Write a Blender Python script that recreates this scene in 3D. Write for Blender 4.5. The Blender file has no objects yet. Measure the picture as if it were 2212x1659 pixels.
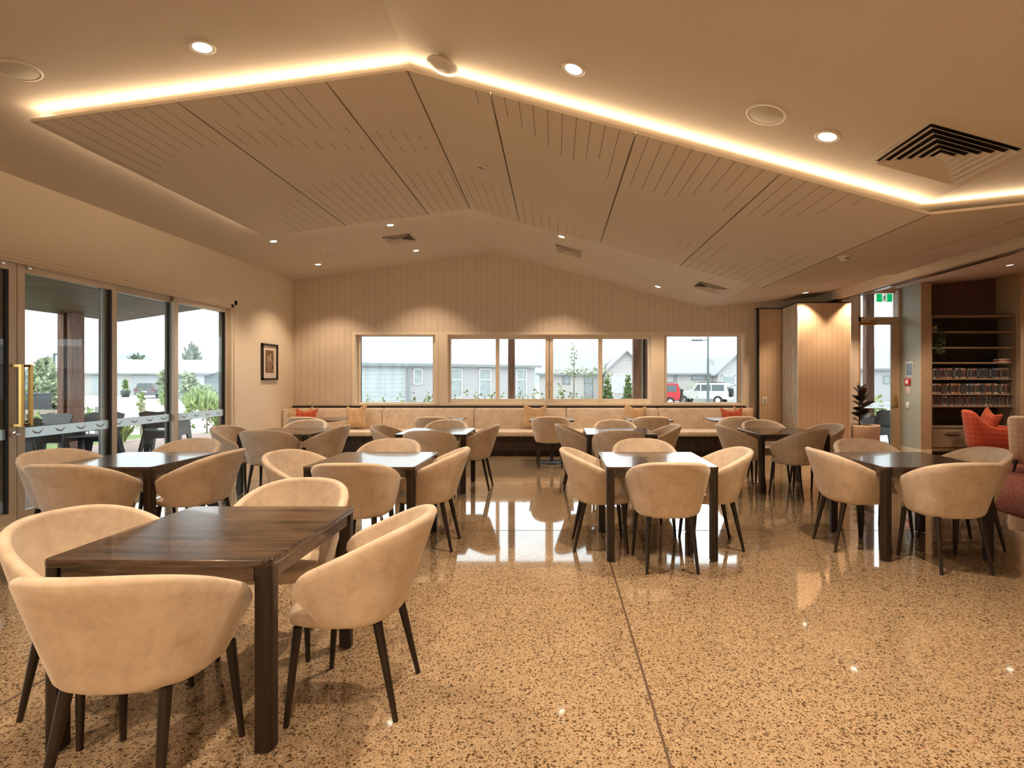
import bpy, bmesh, math, random
from math import sin, cos, pi, radians as R, sqrt
from mathutils import Vector, Matrix

# ------------------------------------------------------------------ camera, sky, exposure
F = 1180.0            # focal length in pixels of the 2212 px wide frame
CX, CY = 1200.0, 817.0  # vanishing point of the room's long axis
EYE = 1.45
scn = bpy.context.scene
col = scn.collection
cam_d = bpy.data.cameras.new('camera')
cam = bpy.data.objects.new('camera', cam_d)
col.objects.link(cam)
cam.location = (0, 0, EYE)
cam.rotation_euler = (pi / 2, 0, 0)
cam_d.sensor_fit = 'HORIZONTAL'
cam_d.sensor_width = 36.0
cam_d.lens = 36.0 * F / 2212
cam_d.shift_x = -(CX - 1106) / 2212
cam_d.shift_y = -(829.5 - CY) / 2212
cam_d.clip_start = 0.05
cam_d.clip_end = 500
scn.camera = cam

scn.view_settings.view_transform = 'Standard'
scn.view_settings.look = 'None'
scn.view_settings.gamma = 1
scn.view_settings.use_curve_mapping = False
scn.view_settings.exposure = 0.28
try:
    scn.cycles.use_denoising = True
    scn.cycles.max_bounces = 8
    scn.cycles.diffuse_bounces = 5
    scn.cycles.glossy_bounces = 4
    scn.cycles.transparent_max_bounces = 12
    scn.cycles.sample_clamp_indirect = 6
    scn.cycles.caustics_reflective = False
    scn.cycles.caustics_refractive = False
except Exception:
    pass

SKY = 3.0
LAMP = 2.35
COL_WARM = (1.0, 0.725, 0.475)
w = bpy.data.worlds.new('sky')
scn.world = w
w.use_nodes = True
nt = w.node_tree
nt.nodes.clear()
wo = nt.nodes.new('ShaderNodeOutputWorld')
wb = nt.nodes.new('ShaderNodeBackground')
tc = nt.nodes.new('ShaderNodeTexCoord')
mp = nt.nodes.new('ShaderNodeMapping'); mp.inputs['Scale'].default_value = (1.2, 1.2, 5)
nz = nt.nodes.new('ShaderNodeTexNoise'); nz.inputs['Scale'].default_value = 2.0; nz.inputs['Detail'].default_value = 3
rp = nt.nodes.new('ShaderNodeValToRGB')
rp.color_ramp.elements[0].position = 0.40; rp.color_ramp.elements[0].color = (0.62, 0.68, 0.71, 1)
rp.color_ramp.elements[1].position = 0.62; rp.color_ramp.elements[1].color = (1, 1, 1, 1)
nt.links.new(tc.outputs['Generated'], mp.inputs['Vector'])
nt.links.new(mp.outputs['Vector'], nz.inputs['Vector'])
nt.links.new(nz.outputs['Fac'], rp.inputs['Fac'])
nt.links.new(rp.outputs['Color'], wb.inputs['Color'])
wb.inputs['Strength'].default_value = SKY
nt.links.new(wb.outputs['Background'], wo.inputs['Surface'])

# ------------------------------------------------------------------ room geometry
D = 10.85             # back wall
XL = -5.22            # wall with the sliding doors
NEAR = -3.2           # wall behind the camera
XE = 11.0             # far side of the lounge
VX, VZ = 2.92, 2.83   # valley of the ceiling

def ridge_x(y): return -1.25 + (D - y) * 0.0146
def ceil_z(x, y):
    xr = ridge_x(y)
    if x < xr: return 3.94 + 0.136 * (x + 1.25)
    zr = 3.94 + 0.136 * (xr + 1.25)
    if x < VX: return zr + (VZ - zr) * (x - xr) / (VX - xr)
    return VZ + 0.104 * (x - VX)
def P(u, v, d): return Vector(((u - CX) * d / F, d, EYE + (CY - v) * d / F))
def on_ceiling(u, v, drop=0.0):
    lo, hi = 0.5, 14.0
    for _ in range(50):
        m = (lo + hi) / 2
        p = P(u, v, m)
        if p.z < ceil_z(p.x, p.y) - drop: lo = m
        else: hi = m
    return P(u, v, lo)
def on_side(u, v, x):
    d = x * F / (u - CX)
    return P(u, v, d)
def ceil_tilt(x, y):
    """rotation about y that lays a fitting flat against the slope"""
    dz = (ceil_z(x + 0.01, y) - ceil_z(x - 0.01, y)) / 0.02
    return -math.atan(dz)

# ------------------------------------------------------------------ materials
MATS = {}
class N:
    def __init__(s, name):
        s.m = bpy.data.materials.new(name); s.m.use_nodes = True
        s.t = s.m.node_tree; s.b = s.t.nodes['Principled BSDF']
    def new(s, k, **kw):
        n = s.t.nodes.new('ShaderNode' + k)
        for a, b in kw.items(): setattr(n, a, b)
        return n
    def link(s, a, b): s.t.links.new(a, b)
    def math(s, op, a, b=None, c=None):
        n = s.new('Math', operation=op)
        for i, v in enumerate((a, b, c)):
            if v is None: continue
            if isinstance(v, (int, float)): n.inputs[i].default_value = v
            else: s.link(v, n.inputs[i])
        return n.outputs[0]
    def coords(s, scale=(1, 1, 1), out='Object'):
        t = s.new('TexCoord'); m = s.new('Mapping'); m.inputs['Scale'].default_value = scale
        s.link(t.outputs[out], m.inputs['Vector']); return m.outputs[0]
    def noise(s, vec, scale, detail=3, rough=0.5):
        n = s.new('TexNoise'); n.inputs['Scale'].default_value = scale; n.inputs['Detail'].default_value = detail
        n.inputs['Roughness'].default_value = rough
        s.link(vec, n.inputs['Vector']); return n.outputs['Fac']
    def ramp(s, fac, stops):
        n = s.new('ValToRGB'); e = n.color_ramp.elements
        while len(e) < len(stops): e.new(0.5)
        for i, (p, c) in enumerate(stops):
            e[i].position = p; e[i].color = (*c, 1) if len(c) == 3 else c
        s.link(fac, n.inputs['Fac']); return n.outputs['Color']
    def mix(s, fac, a, b):
        n = s.new('MixRGB')
        for i, v in enumerate((fac, a, b)):
            if isinstance(v, (int, float)): n.inputs[i].default_value = v
            elif isinstance(v, tuple): n.inputs[i].default_value = (*v, 1)
            else: s.link(v, n.inputs[i])
        return n.outputs[0]
    def bump(s, h, strength=0.2, dist=0.01):
        n = s.new('Bump'); n.inputs['Strength'].default_value = strength; n.inputs['Distance'].default_value = dist
        s.link(h, n.inputs['Height']); s.link(n.outputs[0], s.b.inputs['Normal'])
    def set(s, color=None, rough=None, metal=None, spec=None, **kw):
        if color is not None:
            if isinstance(color, tuple): s.b.inputs['Base Color'].default_value = (*color, 1)
            else: s.link(color, s.b.inputs['Base Color'])
        if rough is not None:
            if isinstance(rough, (int, float)): s.b.inputs['Roughness'].default_value = rough
            else: s.link(rough, s.b.inputs['Roughness'])
        if metal is not None: s.b.inputs['Metallic'].default_value = metal
        if spec is not None: s.b.inputs['Specular IOR Level'].default_value = spec
        return s.m

def mat_plain(name, color, rough=0.5, metal=0.0, spec=0.5, var=0.06, scale=6, bump=0.0):
    n = N(name)
    f = n.noise(n.coords(), scale, 4)
    c = n.ramp(f, [(0.3, tuple(x * (1 - var) for x in color)), (0.7, tuple(min(1, x * (1 + var)) for x in color))])
    if bump: n.bump(n.noise(n.coords(), 60, 3), bump, 0.002)
    MATS[name] = n.set(c, rough, metal, spec)
    return MATS[name]
def mat_emit(name, color, strength):
    n = N(name); n.set(color, 0.5)
    n.b.inputs['Emission Color'].default_value = (*color, 1)
    n.b.inputs['Emission Strength'].default_value = strength
    MATS[name] = n.m; return n.m
def mat_wood(name, c1, c2, rough=0.4, scale=(1, 14, 14), spec=0.5, coat=0.0):
    n = N(name)
    v = n.coords(scale)
    a = n.noise(v, 2.2, 6, 0.62)
    b = n.noise(n.coords((scale[0] * 3, scale[1] * 8, scale[2] * 8)), 4, 3)
    f = n.math('ADD', n.math('MULTIPLY', a, 0.7), n.math('MULTIPLY', b, 0.3))
    c = n.ramp(f, [(0.40, c1), (0.58, c2)])
    n.bump(f, 0.2, 0.002)
    n.set(c, rough, 0, spec)
    n.b.inputs['Coat Weight'].default_value = coat
    MATS[name] = n.m; return n.m
def mat_plaid(name, base, line, dark, sx=0.09, ax=('X', 'Z')):
    n = N(name)
    t = n.new('TexCoord'); sp = n.new('SeparateXYZ'); n.link(t.outputs['Object'], sp.inputs[0])
    def stripes(o, period, width, off=0.0):
        q = n.math('FRACT', n.math('ADD', n.math('DIVIDE', o, period), 10.0 + off))
        return n.math('LESS_THAN', q, width)
    a, b = sp.outputs[ax[0]], sp.outputs[ax[1]]
    l1 = n.math('MAXIMUM', stripes(a, sx, 0.07), stripes(b, sx, 0.07))
    l2 = n.math('MAXIMUM', stripes(a, sx, 0.09, 0.5), stripes(b, sx, 0.09, 0.5))
    nf = n.noise(n.coords(), 180, 2)
    c0 = n.mix(n.math('MULTIPLY', nf, 0.35), base, tuple(x * 0.6 for x in base))
    c = n.mix(n.math('MULTIPLY', l2, 0.45), c0, dark)
    c = n.mix(n.math('MULTIPLY', l1, 0.6), c, line)
    n.bump(nf, 0.25, 0.002)
    n.set(c, 0.9, 0, 0.15)
    n.b.inputs['Sheen Weight'].default_value = 0.2
    MATS[name] = n.m; return n.m
def mat_grooved(name, color, period, gw, rough=0.6, groove=0.45, axis='X', var=0.05, fine=0.0):
    n = N(name)
    t = n.new('TexCoord'); sp = n.new('SeparateXYZ'); n.link(t.outputs['Object'], sp.inputs[0])
    q = n.math('FRACT', n.math('ADD', n.math('DIVIDE', sp.outputs[axis], period), 50.0))
    g = n.math('LESS_THAN', q, gw)
    f = n.noise(n.coords((1, 1, 1)), 4, 4)
    f2 = n.noise(n.coords((1, 1, 1)), 220, 2)
    c = n.ramp(n.math('ADD', n.math('MULTIPLY', f, 0.6), n.math('MULTIPLY', f2, 0.4)),
               [(0.3, tuple(x * (1 - var) for x in color)), (0.7, tuple(min(1, x * (1 + var)) for x in color))])
    if fine:
        q2 = n.math('FRACT', n.math('ADD', n.math('DIVIDE', sp.outputs['Z'], 0.012), 50.0))
        c = n.mix(n.math('MULTIPLY', n.math('LESS_THAN', q2, 0.3), fine), c, tuple(x * 0.6 for x in color))
    c = n.mix(g, c, tuple(x * groove for x in color))
    n.bump(n.math('SUBTRACT', 1.0, g), 0.4, 0.003)
    MATS[name] = n.set(c, rough, 0, 0.3); return n.m

paint = mat_plain('warm white paint', (0.66, 0.60, 0.53), 0.75, spec=0.25, var=0.015, scale=1.5)
paint_wall = mat_plain('cream wall paint', (0.80, 0.72, 0.60), 0.65, spec=0.3, var=0.015, scale=1.5)
panel_felt = mat_plain('acoustic felt', (0.75, 0.68, 0.60), 0.95, spec=0.1, var=0.05, scale=260)
groove_dark = mat_plain('groove shadow gap', (0.16, 0.115, 0.07), 0.9, spec=0.1)
wall_groove = mat_grooved('grooved acoustic wall board', (0.68, 0.59, 0.50), 0.1233, 0.035, 0.85, 0.48)
trim_m = mat_plain('cream joinery', (0.78, 0.69, 0.57), 0.4, var=0.02, scale=3)
alu = mat_plain('champagne aluminium', (0.66, 0.60, 0.51), 0.4, 0.1, var=0.02, scale=3)
alu_dark = mat_plain('dark seal', (0.02, 0.022, 0.022), 0.5)
alu_grey = mat_plain('grey outer frame', (0.22, 0.23, 0.23), 0.5)
brass = mat_plain('brushed brass', (0.62, 0.38, 0.12), 0.28, 1.0)
chrome = mat_plain('chrome', (0.75, 0.74, 0.72), 0.15, 1.0)
black_metal = mat_plain('black metal', (0.018, 0.017, 0.016), 0.4, 0.3)
white_pl = mat_plain('white plastic', (0.78, 0.76, 0.72), 0.45, var=0.02)
grille_m = mat_plain('speaker grille', (0.62, 0.60, 0.53), 0.7, var=0.1, scale=900)
vent_in = mat_plain('dark duct', (0.012, 0.009, 0.007), 0.9)
def mat_film():
    m = bpy.data.materials.new('frosted white film'); m.use_nodes = True; t = m.node_tree; t.nodes.clear()
    o = t.nodes.new('ShaderNodeOutputMaterial'); mx = t.nodes.new('ShaderNodeMixShader'); mx.inputs[0].default_value = 0.88
    a = t.nodes.new('ShaderNodeBsdfDiffuse'); a.inputs[0].default_value = (0.85, 0.88, 0.9, 1)
    b = t.nodes.new('ShaderNodeBsdfTranslucent'); b.inputs[0].default_value = (0.9, 0.95, 0.97, 1)
    t.links.new(a.outputs[0], mx.inputs[1]); t.links.new(b.outputs[0], mx.inputs[2]); t.links.new(mx.outputs[0], o.inputs[0]); return m
decal_m = mat_film()
decal_d = mat_plain('bird print', (0.28, 0.29, 0.28), 0.6)
suede = None
def make_suede():
    n = N('tan suede')
    v = n.coords()
    a = n.noise(v, 7, 5, 0.65); b = n.noise(v, 26, 4, 0.6)
    f = n.math('ADD', n.math('MULTIPLY', a, 0.65), n.math('MULTIPLY', b, 0.35))
    c = n.ramp(f, [(0.30, (0.55, 0.45, 0.35)), (0.50, (0.70, 0.595, 0.485)), (0.70, (0.81, 0.715, 0.61))])
    n.bump(n.noise(v, 90, 4), 0.10, 0.003)
    n.set(c, 0.8, 0, 0.25)
    n.b.inputs['Sheen Weight'].default_value = 0.35
    n.b.inputs['Sheen Roughness'].default_value = 0.5
    MATS['suede'] = n.m; return n.m
suede = make_suede()
wood_dark = mat_wood('dark stained oak', (0.014, 0.009, 0.006), (0.105, 0.066, 0.043), 0.22, (1.2, 16, 16), 0.6, 0.3)
wood_leg = mat_wood('dark stained leg', (0.009, 0.006, 0.0045), (0.026, 0.016, 0.011), 0.38, (14, 14, 1.2), 0.5)
wood_base = mat_wood('dark timber cladding', (0.020, 0.012, 0.008), (0.050, 0.030, 0.020), 0.5, (14, 14, 1.0), 0.4)
wood_part = mat_grooved('grooved partition veneer', (0.58, 0.42, 0.285), 0.095, 0.07, 0.6, 0.72, 'X', 0.06, 0.25)
part_edge = mat_plain('partition edge', (0.72, 0.68, 0.60), 0.5)
post_wood = mat_wood('weathered brown post', (0.13, 0.065, 0.045), (0.26, 0.14, 0.10), 0.7, (12, 12, 1))
soffit_wood = mat_wood('dark timber soffit', (0.045, 0.026, 0.018), (0.15, 0.095, 0.068), 0.6, (9, 0.6, 9))
deck_m = mat_grooved('timber deck', (0.40, 0.29, 0.25), 0.14, 0.06, 0.7, 0.3, 'Y', 0.12)
green_wall = mat_plain('sage grey paint', (0.40, 0.42, 0.36), 0.6, var=0.02)
shelf_m = mat_plain('taupe joinery', (0.30, 0.245, 0.175), 0.45, var=0.03)
shelf_in = mat_plain('dark shelf lining', (0.045, 0.035, 0.025), 0.7, var=0.05)
felt_brown = mat_plain('brown felt', (0.15, 0.09, 0.075), 0.95, var=0.15, scale=150)
red_plaid = mat_plaid('red plaid wool', (0.56, 0.095, 0.045), (0.72, 0.28, 0.17), (0.32, 0.045, 0.03), 0.085, ('X', 'Z'))
red_plaid2 = mat_plaid('red plaid cushion wool', (0.52, 0.10, 0.045), (0.70, 0.26, 0.15), (0.30, 0.05, 0.03), 0.10, ('X', 'Z'))
cream_plaid = mat_plaid('cream plaid wool', (0.62, 0.50, 0.36), (0.80, 0.72, 0.58), (0.50, 0.34, 0.22), 0.085, ('X', 'Z'))
sand_plaid = mat_plaid('sand plaid cushion', (0.62, 0.44, 0.26), (0.52, 0.25, 0.14), (0.66, 0.42, 0.26), 0.16, ('X', 'Z'))
pot_m = mat_plain('clay coloured planter', (0.55, 0.42, 0.30), 0.6, var=0.03)
soil_m = mat_plain('soil', (0.03, 0.02, 0.012), 0.9, var=0.3, scale=60)
leaf_dark = mat_plain('rubber leaf', (0.022, 0.020, 0.013), 0.3, var=0.2, scale=8)
leaf_ivy = mat_plain('trailing leaf', (0.05, 0.10, 0.025), 0.5, var=0.3, scale=30)
plast_dark = mat_plain('charcoal moulded plastic', (0.045, 0.052, 0.058), 0.5, var=0.06)
mat_rubber = mat_grooved('ribbed entrance mat', (0.10, 0.10, 0.105), 0.03, 0.4, 0.9, 0.4, 'Y')

def mat_glass():
    m = bpy.data.materials.new('clear glass'); m.use_nodes = True
    t = m.node_tree; t.nodes.clear()
    o = t.nodes.new('ShaderNodeOutputMaterial'); mx = t.nodes.new('ShaderNodeMixShader')
    tr = t.nodes.new('ShaderNodeBsdfTransparent'); gl = t.nodes.new('ShaderNodeBsdfGlossy')
    gl.inputs['Roughness'].default_value = 0.02
    lw = t.nodes.new('ShaderNodeLayerWeight'); lw.inputs['Blend'].default_value = 0.5
    pw_ = t.nodes.new('ShaderNodeMath'); pw_.operation = 'POWER'; pw_.inputs[1].default_value = 4.0
    fr = t.nodes.new('ShaderNodeMath'); fr.operation = 'MULTIPLY_ADD'; fr.inputs[1].default_value = 0.45; fr.inputs[2].default_value = 0.03
    t.links.new(lw.outputs['Facing'], pw_.inputs[0]); t.links.new(pw_.outputs[0], fr.inputs[0])
    tr.inputs['Color'].default_value = (0.95, 0.98, 0.975, 1)
    t.links.new(fr.outputs[0], mx.inputs[0]); t.links.new(tr.outputs[0], mx.inputs[1]); t.links.new(gl.outputs[0], mx.inputs[2])
    t.links.new(mx.outputs[0], o.inputs[0])
    return m
glass = mat_glass()

def mat_floor():
    n = N('polished aggregate concrete')
    v = n.coords()
    wob = n.new('TexNoise'); wob.inputs['Scale'].default_value = 35; n.link(v, wob.inputs['Vector'])
    mm = n.new('MixRGB'); mm.inputs[0].default_value = 0.004; n.link(v, mm.inputs[1]); n.link(wob.outputs['Color'], mm.inputs[2])
    vv = mm.outputs[0]
    def layer(scale, thr, lo, hi):
        vo = n.new('TexVoronoi'); vo.inputs['Scale'].default_value = scale; n.link(vv, vo.inputs['Vector'])
        sp = n.new('SeparateColor'); n.link(vo.outputs['Color'], sp.inputs[0])
        rad = n.math('ADD', n.math('MULTIPLY', sp.outputs[0], hi - lo), lo)
        inside = n.math('LESS_THAN', vo.outputs['Distance'], rad)
        keep = n.math('GREATER_THAN', sp.outputs[1], thr)
        return n.math('MULTIPLY', inside, keep), sp.outputs[2]
    m1, r1 = layer(58, 0.38, 0.20, 0.47)
    m2, r2 = layer(105, 0.20, 0.20, 0.50)
    m3, r3 = layer(185, 0.25, 0.2, 0.5)
    big = n.noise(v, 1.3, 3)
    base = n.ramp(n.math('ADD', n.math('MULTIPLY', n.noise(v, 24, 5, 0.7), 0.7), n.math('MULTIPLY', big, 0.3)),
                  [(0.35, (0.36, 0.28, 0.185)), (0.65, (0.53, 0.42, 0.285))])
    pebs = [(0.0, (0.075, 0.05, 0.028)), (0.45, (0.16, 0.105, 0.055)), (0.8, (0.26, 0.17, 0.09)), (1.0, (0.36, 0.20, 0.12))]
    c = n.mix(n.math('MULTIPLY', m3, 0.75), base, n.ramp(r3, pebs))
    c = n.mix(m2, c, n.ramp(r2, pebs))
    c = n.mix(m1, c, n.ramp(r1, pebs))
    n.set(c, n.math('ADD', 0.035, n.math('MULTIPLY', n.noise(v, 3, 4), 0.05)), 0, 0.5)
    n.b.inputs['Coat Weight'].default_value = 0.7
    n.b.inputs['Coat Roughness'].default_value = 0.03
    MATS['floor'] = n.m; return n.m
floor_m = mat_floor()
def mat_rug():
    n = N('flecked red rug')
    v = n.coords((0.5, 1, 1))
    f = n.noise(v, 60, 5, 0.75)
    c = n.ramp(f, [(0.38, (0.04, 0.015, 0.015)), (0.46, (0.22, 0.03, 0.03)), (0.52, (0.28, 0.14, 0.11)), (0.57, (0.10, 0.06, 0.06)), (0.63, (0.42, 0.26, 0.20))])
    n.bump(f, 0.7, 0.01)
    return n.set(c, 0.95, 0, 0.1)
rug_m = mat_rug()

# outdoors
conc_m = mat_plain('pale concrete road', (0.50, 0.50, 0.50), 0.9, var=0.06, scale=0.6)
path_m = mat_plain('white gravel path', (0.62, 0.61, 0.58), 0.9, var=0.05, scale=3)
lawn_m = mat_plain('short grass', (0.16, 0.24, 0.07), 0.95, var=0.35, scale=9)
mulch_m = mat_plain('bark mulch', (0.26, 0.21, 0.16), 0.95, var=0.3, scale=14)
house_grey = mat_plain('light grey render', (0.42, 0.42, 0.43), 0.8, var=0.02)
house_white = mat_plain('pale brick', (0.50, 0.49, 0.47), 0.8, var=0.06, scale=8)
house_clad = mat_grooved('horizontal weatherboard', (0.50, 0.50, 0.50), 0.30, 0.06, 0.8, 0.75, 'Z')
house_dark = mat_grooved('blue grey weatherboard', (0.28, 0.31, 0.33), 0.30, 0.08, 0.8, 0.7, 'Z')
roof_pale = mat_plain('pale metal roof', (0.52, 0.54, 0.55), 0.5, var=0.02)
roof_grey = mat_plain('grey metal roof', (0.34, 0.35, 0.37), 0.6, var=0.02)
trim_grey = mat_plain('grey gutter', (0.24, 0.27, 0.28), 0.6)
win_white = mat_plain('white window frame', (0.7, 0.7, 0.7), 0.5)
pane_grey = mat_plain('house glass', (0.33, 0.38, 0.39), 0.2, var=0.15, scale=3)
pane_pale = mat_plain('blind behind glass', (0.52, 0.56, 0.57), 0.3, var=0.06, scale=3)
garage_m = mat_grooved('garage door', (0.44, 0.48, 0.49), 0.26, 0.10, 0.6, 0.75, 'Z')
leaf_a = mat_plain('sage foliage', (0.34, 0.40, 0.25), 0.7, var=0.35, scale=5)
leaf_b = mat_plain('bright green foliage', (0.33, 0.43, 0.17), 0.7, var=0.35, scale=5)
leaf_c = mat_plain('conifer foliage', (0.17, 0.29, 0.10), 0.8, var=0.35, scale=9)
leaf_d = mat_plain('dark tree foliage', (0.20, 0.25, 0.20), 0.8, var=0.35, scale=2)
bark_m = mat_plain('bark', (0.14, 0.10, 0.07), 0.9)
stake_m = mat_plain('timber stake', (0.38, 0.33, 0.26), 0.9)
tyre_m = mat_plain('tyre rubber', (0.03, 0.03, 0.03), 0.8)
car_red = mat_plain('red car paint', (0.50, 0.04, 0.05), 0.25, var=0.02)
car_white = mat_plain('white car paint', (0.62, 0.62, 0.62), 0.25, var=0.02)
car_grey = mat_plain('grey car paint', (0.16, 0.17, 0.18), 0.25, var=0.02)
car_glass = mat_plain('car glass', (0.12, 0.15, 0.16), 0.1)
lamp_red = mat_plain('tail lamp', (0.25, 0.06, 0.05), 0.3)
green_sign = mat_emit('lit exit green', (0.0, 0.42, 0.13), 0.75)
white_sign = mat_emit('lit exit white', (0.85, 0.9, 0.85), 0.6)
red_pl = mat_plain('red plastic', (0.55, 0.02, 0.03), 0.4)
lamp_on = mat_emit('lit lamp face', (1.0, 0.86, 0.68), 9.0)
led_on = mat_emit('lit led strip', (1.0, 0.78, 0.5), 6.0)

# ------------------------------------------------------------------ mesh builder
class MB:
    def __init__(s): s.v = []; s.f = []; s.mi = []; s.sm = []
    def add(s, vs, fs, mat=0, smooth=False, M=None):
        o = len(s.v)
        for p in vs:
            p = Vector(p)
            s.v.append(M @ p if M else p)
        for f in fs:
            s.f.append([i + o for i in f]); s.mi.append(mat); s.sm.append(smooth)
        return s
    def box(s, lo, hi, mat=0, M=None):
        x0, y0, z0 = lo; x1, y1, z1 = hi
        if x0 > x1: x0, x1 = x1, x0
        if y0 > y1: y0, y1 = y1, y0
        if z0 > z1: z0, z1 = z1, z0
        vs = [(x0, y0, z0), (x1, y0, z0), (x1, y1, z0), (x0, y1, z0), (x0, y0, z1), (x1, y0, z1), (x1, y1, z1), (x0, y1, z1)]
        return s.add(vs, [(0, 3, 2, 1), (4, 5, 6, 7), (0, 1, 5, 4), (1, 2, 6, 5), (2, 3, 7, 6), (3, 0, 4, 7)], mat, False, M)
    def rbox(s, lo, hi, r=0.01, seg=2, mat=0, M=None):
        """box with rounded vertical and horizontal edges, built as stacked rounded rectangles"""
        x0, y0, z0 = lo; x1, y1, z1 = hi
        r = min(r, (x1 - x0) / 2.01, (y1 - y0) / 2.01, (z1 - z0) / 2.01)
        rings = []
        n = max(1, seg)
        lev = [(z0 + r - r * cos(pi / 2 * k / n), r - r * sin(pi / 2 * k / n)) for k in range(n + 1)]
        lev += [(z1 - r + r * sin(pi / 2 * k / n), r - r * cos(pi / 2 * k / n)) for k in range(n + 1)]
        for z, ins in lev:
            ring = []
            for cx, cy, a0 in ((x1 - r, y1 - r, 0), (x0 + r, y1 - r, pi / 2), (x0 + r, y0 + r, pi), (x1 - r, y0 + r, 1.5 * pi)):
                for k in range(n + 1):
                    a = a0 + pi / 2 * k / n
                    ring.append((cx + (r - ins) * cos(a), cy + (r - ins) * sin(a), z))
            rings.append(ring)
        return s.loft(rings, True, True, mat, True, M)
    def loft(s, rings, closed=True, caps=True, mat=0, smooth=True, M=None):
        n = len(rings[0]); vs = [p for r in rings for p in r]; fs = []
        for i in range(len(rings) - 1):
            for j in range(n if closed else n - 1):
                a = i * n + j; b = i * n + (j + 1) % n
                fs.append((a, b, b + n, a + n))
        s.add(vs, fs, mat, smooth, M)
        if caps:
            o = len(rings) - 1
            s.add(rings[0], [tuple(reversed(range(n)))], mat, False, M)
            s.add(rings[o], [tuple(range(n))], mat, False, M)
        return s
    def lathe(s, prof, seg=24, mat=0, M=None, caps=False, smooth=True):
        rings = [[(r * cos(2 * pi * k / seg), r * sin(2 * pi * k / seg), z) for k in range(seg)] for r, z in prof]
        return s.loft(rings, True, caps, mat, smooth, M)
    def tube(s, a, b, r0, r1=None, seg=12, mat=0, smooth=True):
        a, b = Vector(a), Vector(b); r1 = r0 if r1 is None else r1
        d = (b - a).normalized()
        u = d.orthogonal().normalized(); v = d.cross(u)
        rings = [[c + (u * cos(2 * pi * k / seg) + v * sin(2 * pi * k / seg)) * r for k in range(seg)] for c, r in ((a, r0), (b, r1))]
        return s.loft(rings, True, True, mat, smooth)
    def bar(s, a, b, w, h, mat=0):
        a, b = Vector(a), Vector(b); d = (b - a).normalized()
        up = Vector((0, 0, 1)) if abs(d.z) < 0.95 else Vector((0, 1, 0))
        u = d.cross(up).normalized(); v = u.cross(d)
        rings = [[c + u * (w / 2 * i) + v * (h / 2 * j) for i, j in ((-1, -1), (1, -1), (1, 1), (-1, 1))] for c in (a, b)]
        return s.loft(rings, True, True, mat, False)
    def prism(s, pts, vec, mat=0, smooth=False, M=None):
        """polygon pts (3d) extruded by vec"""
        n = len(pts); vec = Vector(vec)
        top = [Vector(p) + vec for p in pts]
        vs = [Vector(p) for p in pts] + top
        fs = [tuple(reversed(range(n))), tuple(range(n, 2 * n))]
        for i in range(n):
            j = (i + 1) % n
            fs.append((i, j, j + n, i + n))
        return s.add(vs, fs, mat, smooth, M)
    def build(s, name, mats, parent=None, loc=None, rotz=None, bevel=0):
        me = bpy.data.meshes.new(name)
        me.from_pydata([tuple(p) for p in s.v], [], s.f)
        if not isinstance(mats, (list, tuple)): mats = [mats]
        for m in mats: me.materials.append(m)
        me.polygons.foreach_set('material_index', s.mi)
        me.polygons.foreach_set('use_smooth', s.sm)
        bm = bmesh.new(); bm.from_mesh(me)
        bmesh.ops.recalc_face_normals(bm, faces=bm.faces)
        bm.to_mesh(me); bm.free()
        me.update()
        o = bpy.data.objects.new(name, me)
        col.objects.link(o)
        if parent is not None: o.parent = parent
        if loc is not None: o.location = loc
        if rotz is not None: o.rotation_euler = (0, 0, rotz)
        if bevel:
            b = o.modifiers.new('bevel', 'BEVEL'); b.width = bevel; b.segments = 2; b.limit_method = 'ANGLE'
        return o

def thing(name, label, cat, loc=(0, 0, 0), rz=0, group=None):
    o = bpy.data.objects.new(name, None); col.objects.link(o)
    o.location = loc; o.rotation_euler = (0, 0, rz)
    o['label'] = label; o['category'] = cat
    if group: o['group'] = group
    return o
def tag(o, label, cat, group=None, kind=None):
    o['label'] = label; o['category'] = cat
    if group: o['group'] = group
    if kind: o['kind'] = kind
    return o
def struct(o, label=None, cat=None):
    o['kind'] = 'structure'
    if label: o['label'] = label
    if cat: o['category'] = cat
    return o
def copy_tree(o, parent=None):
    c = o.copy(); col.objects.link(c)
    if parent is not None: c.parent = parent
    for ch in list(o.children): copy_tree(ch, c)
    return c
def light(name, kind, loc, energy, color=COL_WARM, rot=(0, 0, 0), parent=None, **kw):
    d = bpy.data.lights.new(name, kind); d.energy = energy; d.color = color
    for k, v in kw.items(): setattr(d, k, v)
    o = bpy.data.objects.new(name, d); col.objects.link(o); o.location = loc; o.rotation_euler = rot
    if parent is not None: o.parent = parent
    return o

# ------------------------------------------------------------------ setting
m = MB(); m.box((XL - 0.18, NEAR - 0.15, -0.12), (XE, D + 0.18, 0))
struct(m.build('floor', floor_m), 'polished concrete floor full of dark pebbles', 'floor')
m = MB()
for x in (-2.46, 0.43): m.box((x - 0.006, NEAR, 0), (x + 0.006, 10.2, 0.0012))
for y in (5.2, 7.7): m.box((XL, y - 0.004, 0), (4.86, y + 0.004, 0.0012))
struct(m.build('floor_joint', mat_plain('joint filler', (0.09, 0.055, 0.035), 0.6)), 'thin dark saw cut joints in the polished floor', 'floor joint')

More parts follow.
